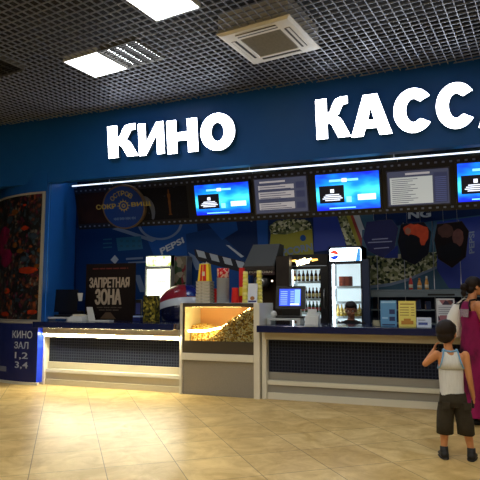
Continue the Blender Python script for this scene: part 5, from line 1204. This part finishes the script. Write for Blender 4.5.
for sx_ in (-1, 1):
    b = MB(); x = sx_*.09; b.loft([((x, -.07, .03), (.03, 0, 0), (0, 0, .028)), ((x, 0, .035), (.038, 0, 0), (0, 0, .034)), ((x, .1, .025), (.042, 0, 0), (0, 0, .024)), ((x, .17, .015), (.025, 0, 0), (0, 0, .014))], 'shoe', 14); b.build('shoe', wom, True)
# white shoulder bag hanging from her far shoulder, behind her back
SHO = wp+Matrix.Rotation(WR, 3, 'Z') @ V((-.155, -.005, 1.392)); YH = SHO.y-.02
P = lambda x, y, Y=YH: atY(x, y, Y)
bg = thing('shoulder_bag', 'shiny white bag hanging from the shoulder of the woman in magenta', 'bag', P(455, 338))
b = MB(); prf = [(458.4, 304, .045, .02), (457.8, 305, .052, .026), (456.5, 309, .066, .045), (455, 316, .082, .058), (454, 324, .092, .064), (453.6, 331, .094, .062), (453.8, 336, .084, .05), (454, 338, .06, .03)]
b.loft([(P(x, y), V((r, 0, 0)), V((0, d_, 0))) for x, y, r, d_ in prf], 'bag', 28); bo = b.build('bag_body', bg)
for v in bo.data.vertices: v.co += v.normal*(.012*noise.noise(V((v.co.x*26, v.co.y*26, v.co.z*9)))+.004*noise.noise(v.co*60))
for dx in (-.038, .036):
    t0_ = P(458.4, 304.6)+V((dx, 0, 0)); b = MB(); b.tube([t0_, t0_.lerp(SHO, .5)+V((-.012, -.01, .0)), SHO+V((-.045, -.01, -.005)), SHO+V((-.01, 0, .022)), SHO+V((.04, .0, .0)), SHO+V((.06, .0, -.05))], [.008, .009, .010, .010, .009, .008], 'bag', 10); b.build('shoulder_strap', bg)
c_ = P(458.4, 303.6); b = MB(); b.tube([c_+V((-.05, -.03, 0)), c_+V((0, -.034, -.004)), c_+V((.05, -.03, 0))], .006, 'blackcloth', 6); b.build('clasp_band', bg)

# --- cashier behind the right counter
cx_ = onplane(350.5, 8.82); cas = thing('person', 'dark-haired cashier in black seated low behind the right counter', 'person', (cx_, 8.84, 0), rz=PI+.1)
zc_ = atY(350, 302, 8.82).z-.125
b = MB(); HC = (0, .03, zc_)
A_, T_ = head(b, HC, 0, 1.12, turn=0, nod=.3)
zsd = zc_-.185
b.tube([(0, -.02, zsd+.02), (0, .0, zc_-.06)], [.055, .05], 'skin', 14)
ell_loft(b, [(0, 0, .50, .16, .12), (0, 0, .62, .14, .105), (0, 0, .75, .14, .10), (0, 0, zsd-.1, .165, .11), (0, -.005, zsd-.02, .15, .085), (0, -.01, zsd+.03, .07, .06)], 'skin')
for sx_ in (-1, 1):
    limb(b, [(sx_*.18, -.005, zsd-.05), (sx_*.23, .04, zsd-.30), (sx_*.13, .24, .60)], [.05, .037, .026]); hand(b, (sx_*.13, .24, .60), (-sx_*.2, 1, -.15), (0, 0, -1), .17, .35)
    limb(b, [(sx_*.09, .02, .50), (sx_*.1, .36, .49), (sx_*.1, .34, .09)], [.085, .056, .035])
bd = body_mesh('body', b, cas, .009, mat('cashier_skin', (150, 98, 72), .55), 4); face_parts(bd, A_, T_, 1.12)
b = MB(); b.ball(V(HC)+T_ @ V((0, -.03, .036)), V((.096, .104, .100)), 'hair', 20, 14, T_); b.ball(V(HC)+T_ @ V((0, .025, .08)), V((.08, .072, .04)), 'hair', 16, 10, T_); hr_ = b.build('hair', bd, True); wrinkle(hr_, .006, 30)
b = MB(); garment(b, [(0, 0, .52, .172, .135), (0, 0, .75, .158, .12), (0, 0, zsd-.1, .182, .125), (0, -.005, zsd-.01, .165, .10), (0, -.01, zsd+.025, .085, .075)], 'blackcloth', 28, .008)
for sx_ in (-1, 1): b.tube([(sx_*.15, -.005, zsd-.03), (sx_*.19, .0, zsd-.07), (sx_*.225, .045, zsd-.22)], [.06, .062, .052], 'blackcloth', 14)
b.build('blouse', cas, True)
b = MB()
for sx_ in (-1, 1): b.tube([(sx_*.08, -.02, .50), (sx_*.1, .37, .49), (sx_*.1, .35, .12)], [.105, .075, .06], 'blackcloth', 14)
b.build('trousers', cas, True)
for sx_ in (-1, 1): b = MB(); b.box((sx_*.1-.04, .29, 0), (sx_*.1+.04, .53, .075), 'shoe', .02); b.build('shoe', cas, True)
o = thing('stool', 'plain round stool under the seated cashier', 'stool', (cx_, 8.84, 0))
b = MB(); b.lathe([(.13, .36), (.14, .375), (.14, .392), (.12, .398)], 'black', (cx_, 8.84, 0), 24); b.build('seat', o)
b = MB(); b.tube([(cx_, 8.84, .03), (cx_, 8.84, .36)], .025, 'steel'); b.lathe([(.14, 0), (.14, .02), (.03, .035)], 'steel', (cx_, 8.84, 0), 24); b.build('pedestal', o)

# ================================================================== WORLD, CAMERA
w = bpy.data.worlds.new('world'); S.world = w; w.use_nodes = True
w.node_tree.nodes['Background'].inputs[0].default_value = (.5, .6, .8, 1); w.node_tree.nodes['Background'].inputs[1].default_value = .02
cd = bpy.data.cameras.new('camera'); cam = bpy.data.objects.new('camera', cd); C.objects.link(cam); cam.location = CAM
cam.rotation_euler = (PI/2+PITCH, 0, YAW); cd.sensor_width = 36; cd.lens = F/480*36; cd.clip_start = .05; S.camera = cam
S.view_settings.view_transform = 'Standard'; S.view_settings.look = 'None'; S.view_settings.gamma = 1; S.view_settings.use_curve_mapping = False
S.view_settings.exposure = 0.55
S.cycles.use_denoising = True; S.cycles.max_bounces = 7; S.cycles.diffuse_bounces = 4; S.cycles.glossy_bounces = 3; S.cycles.transparent_max_bounces = 12
S.cycles.sample_clamp_indirect = 4
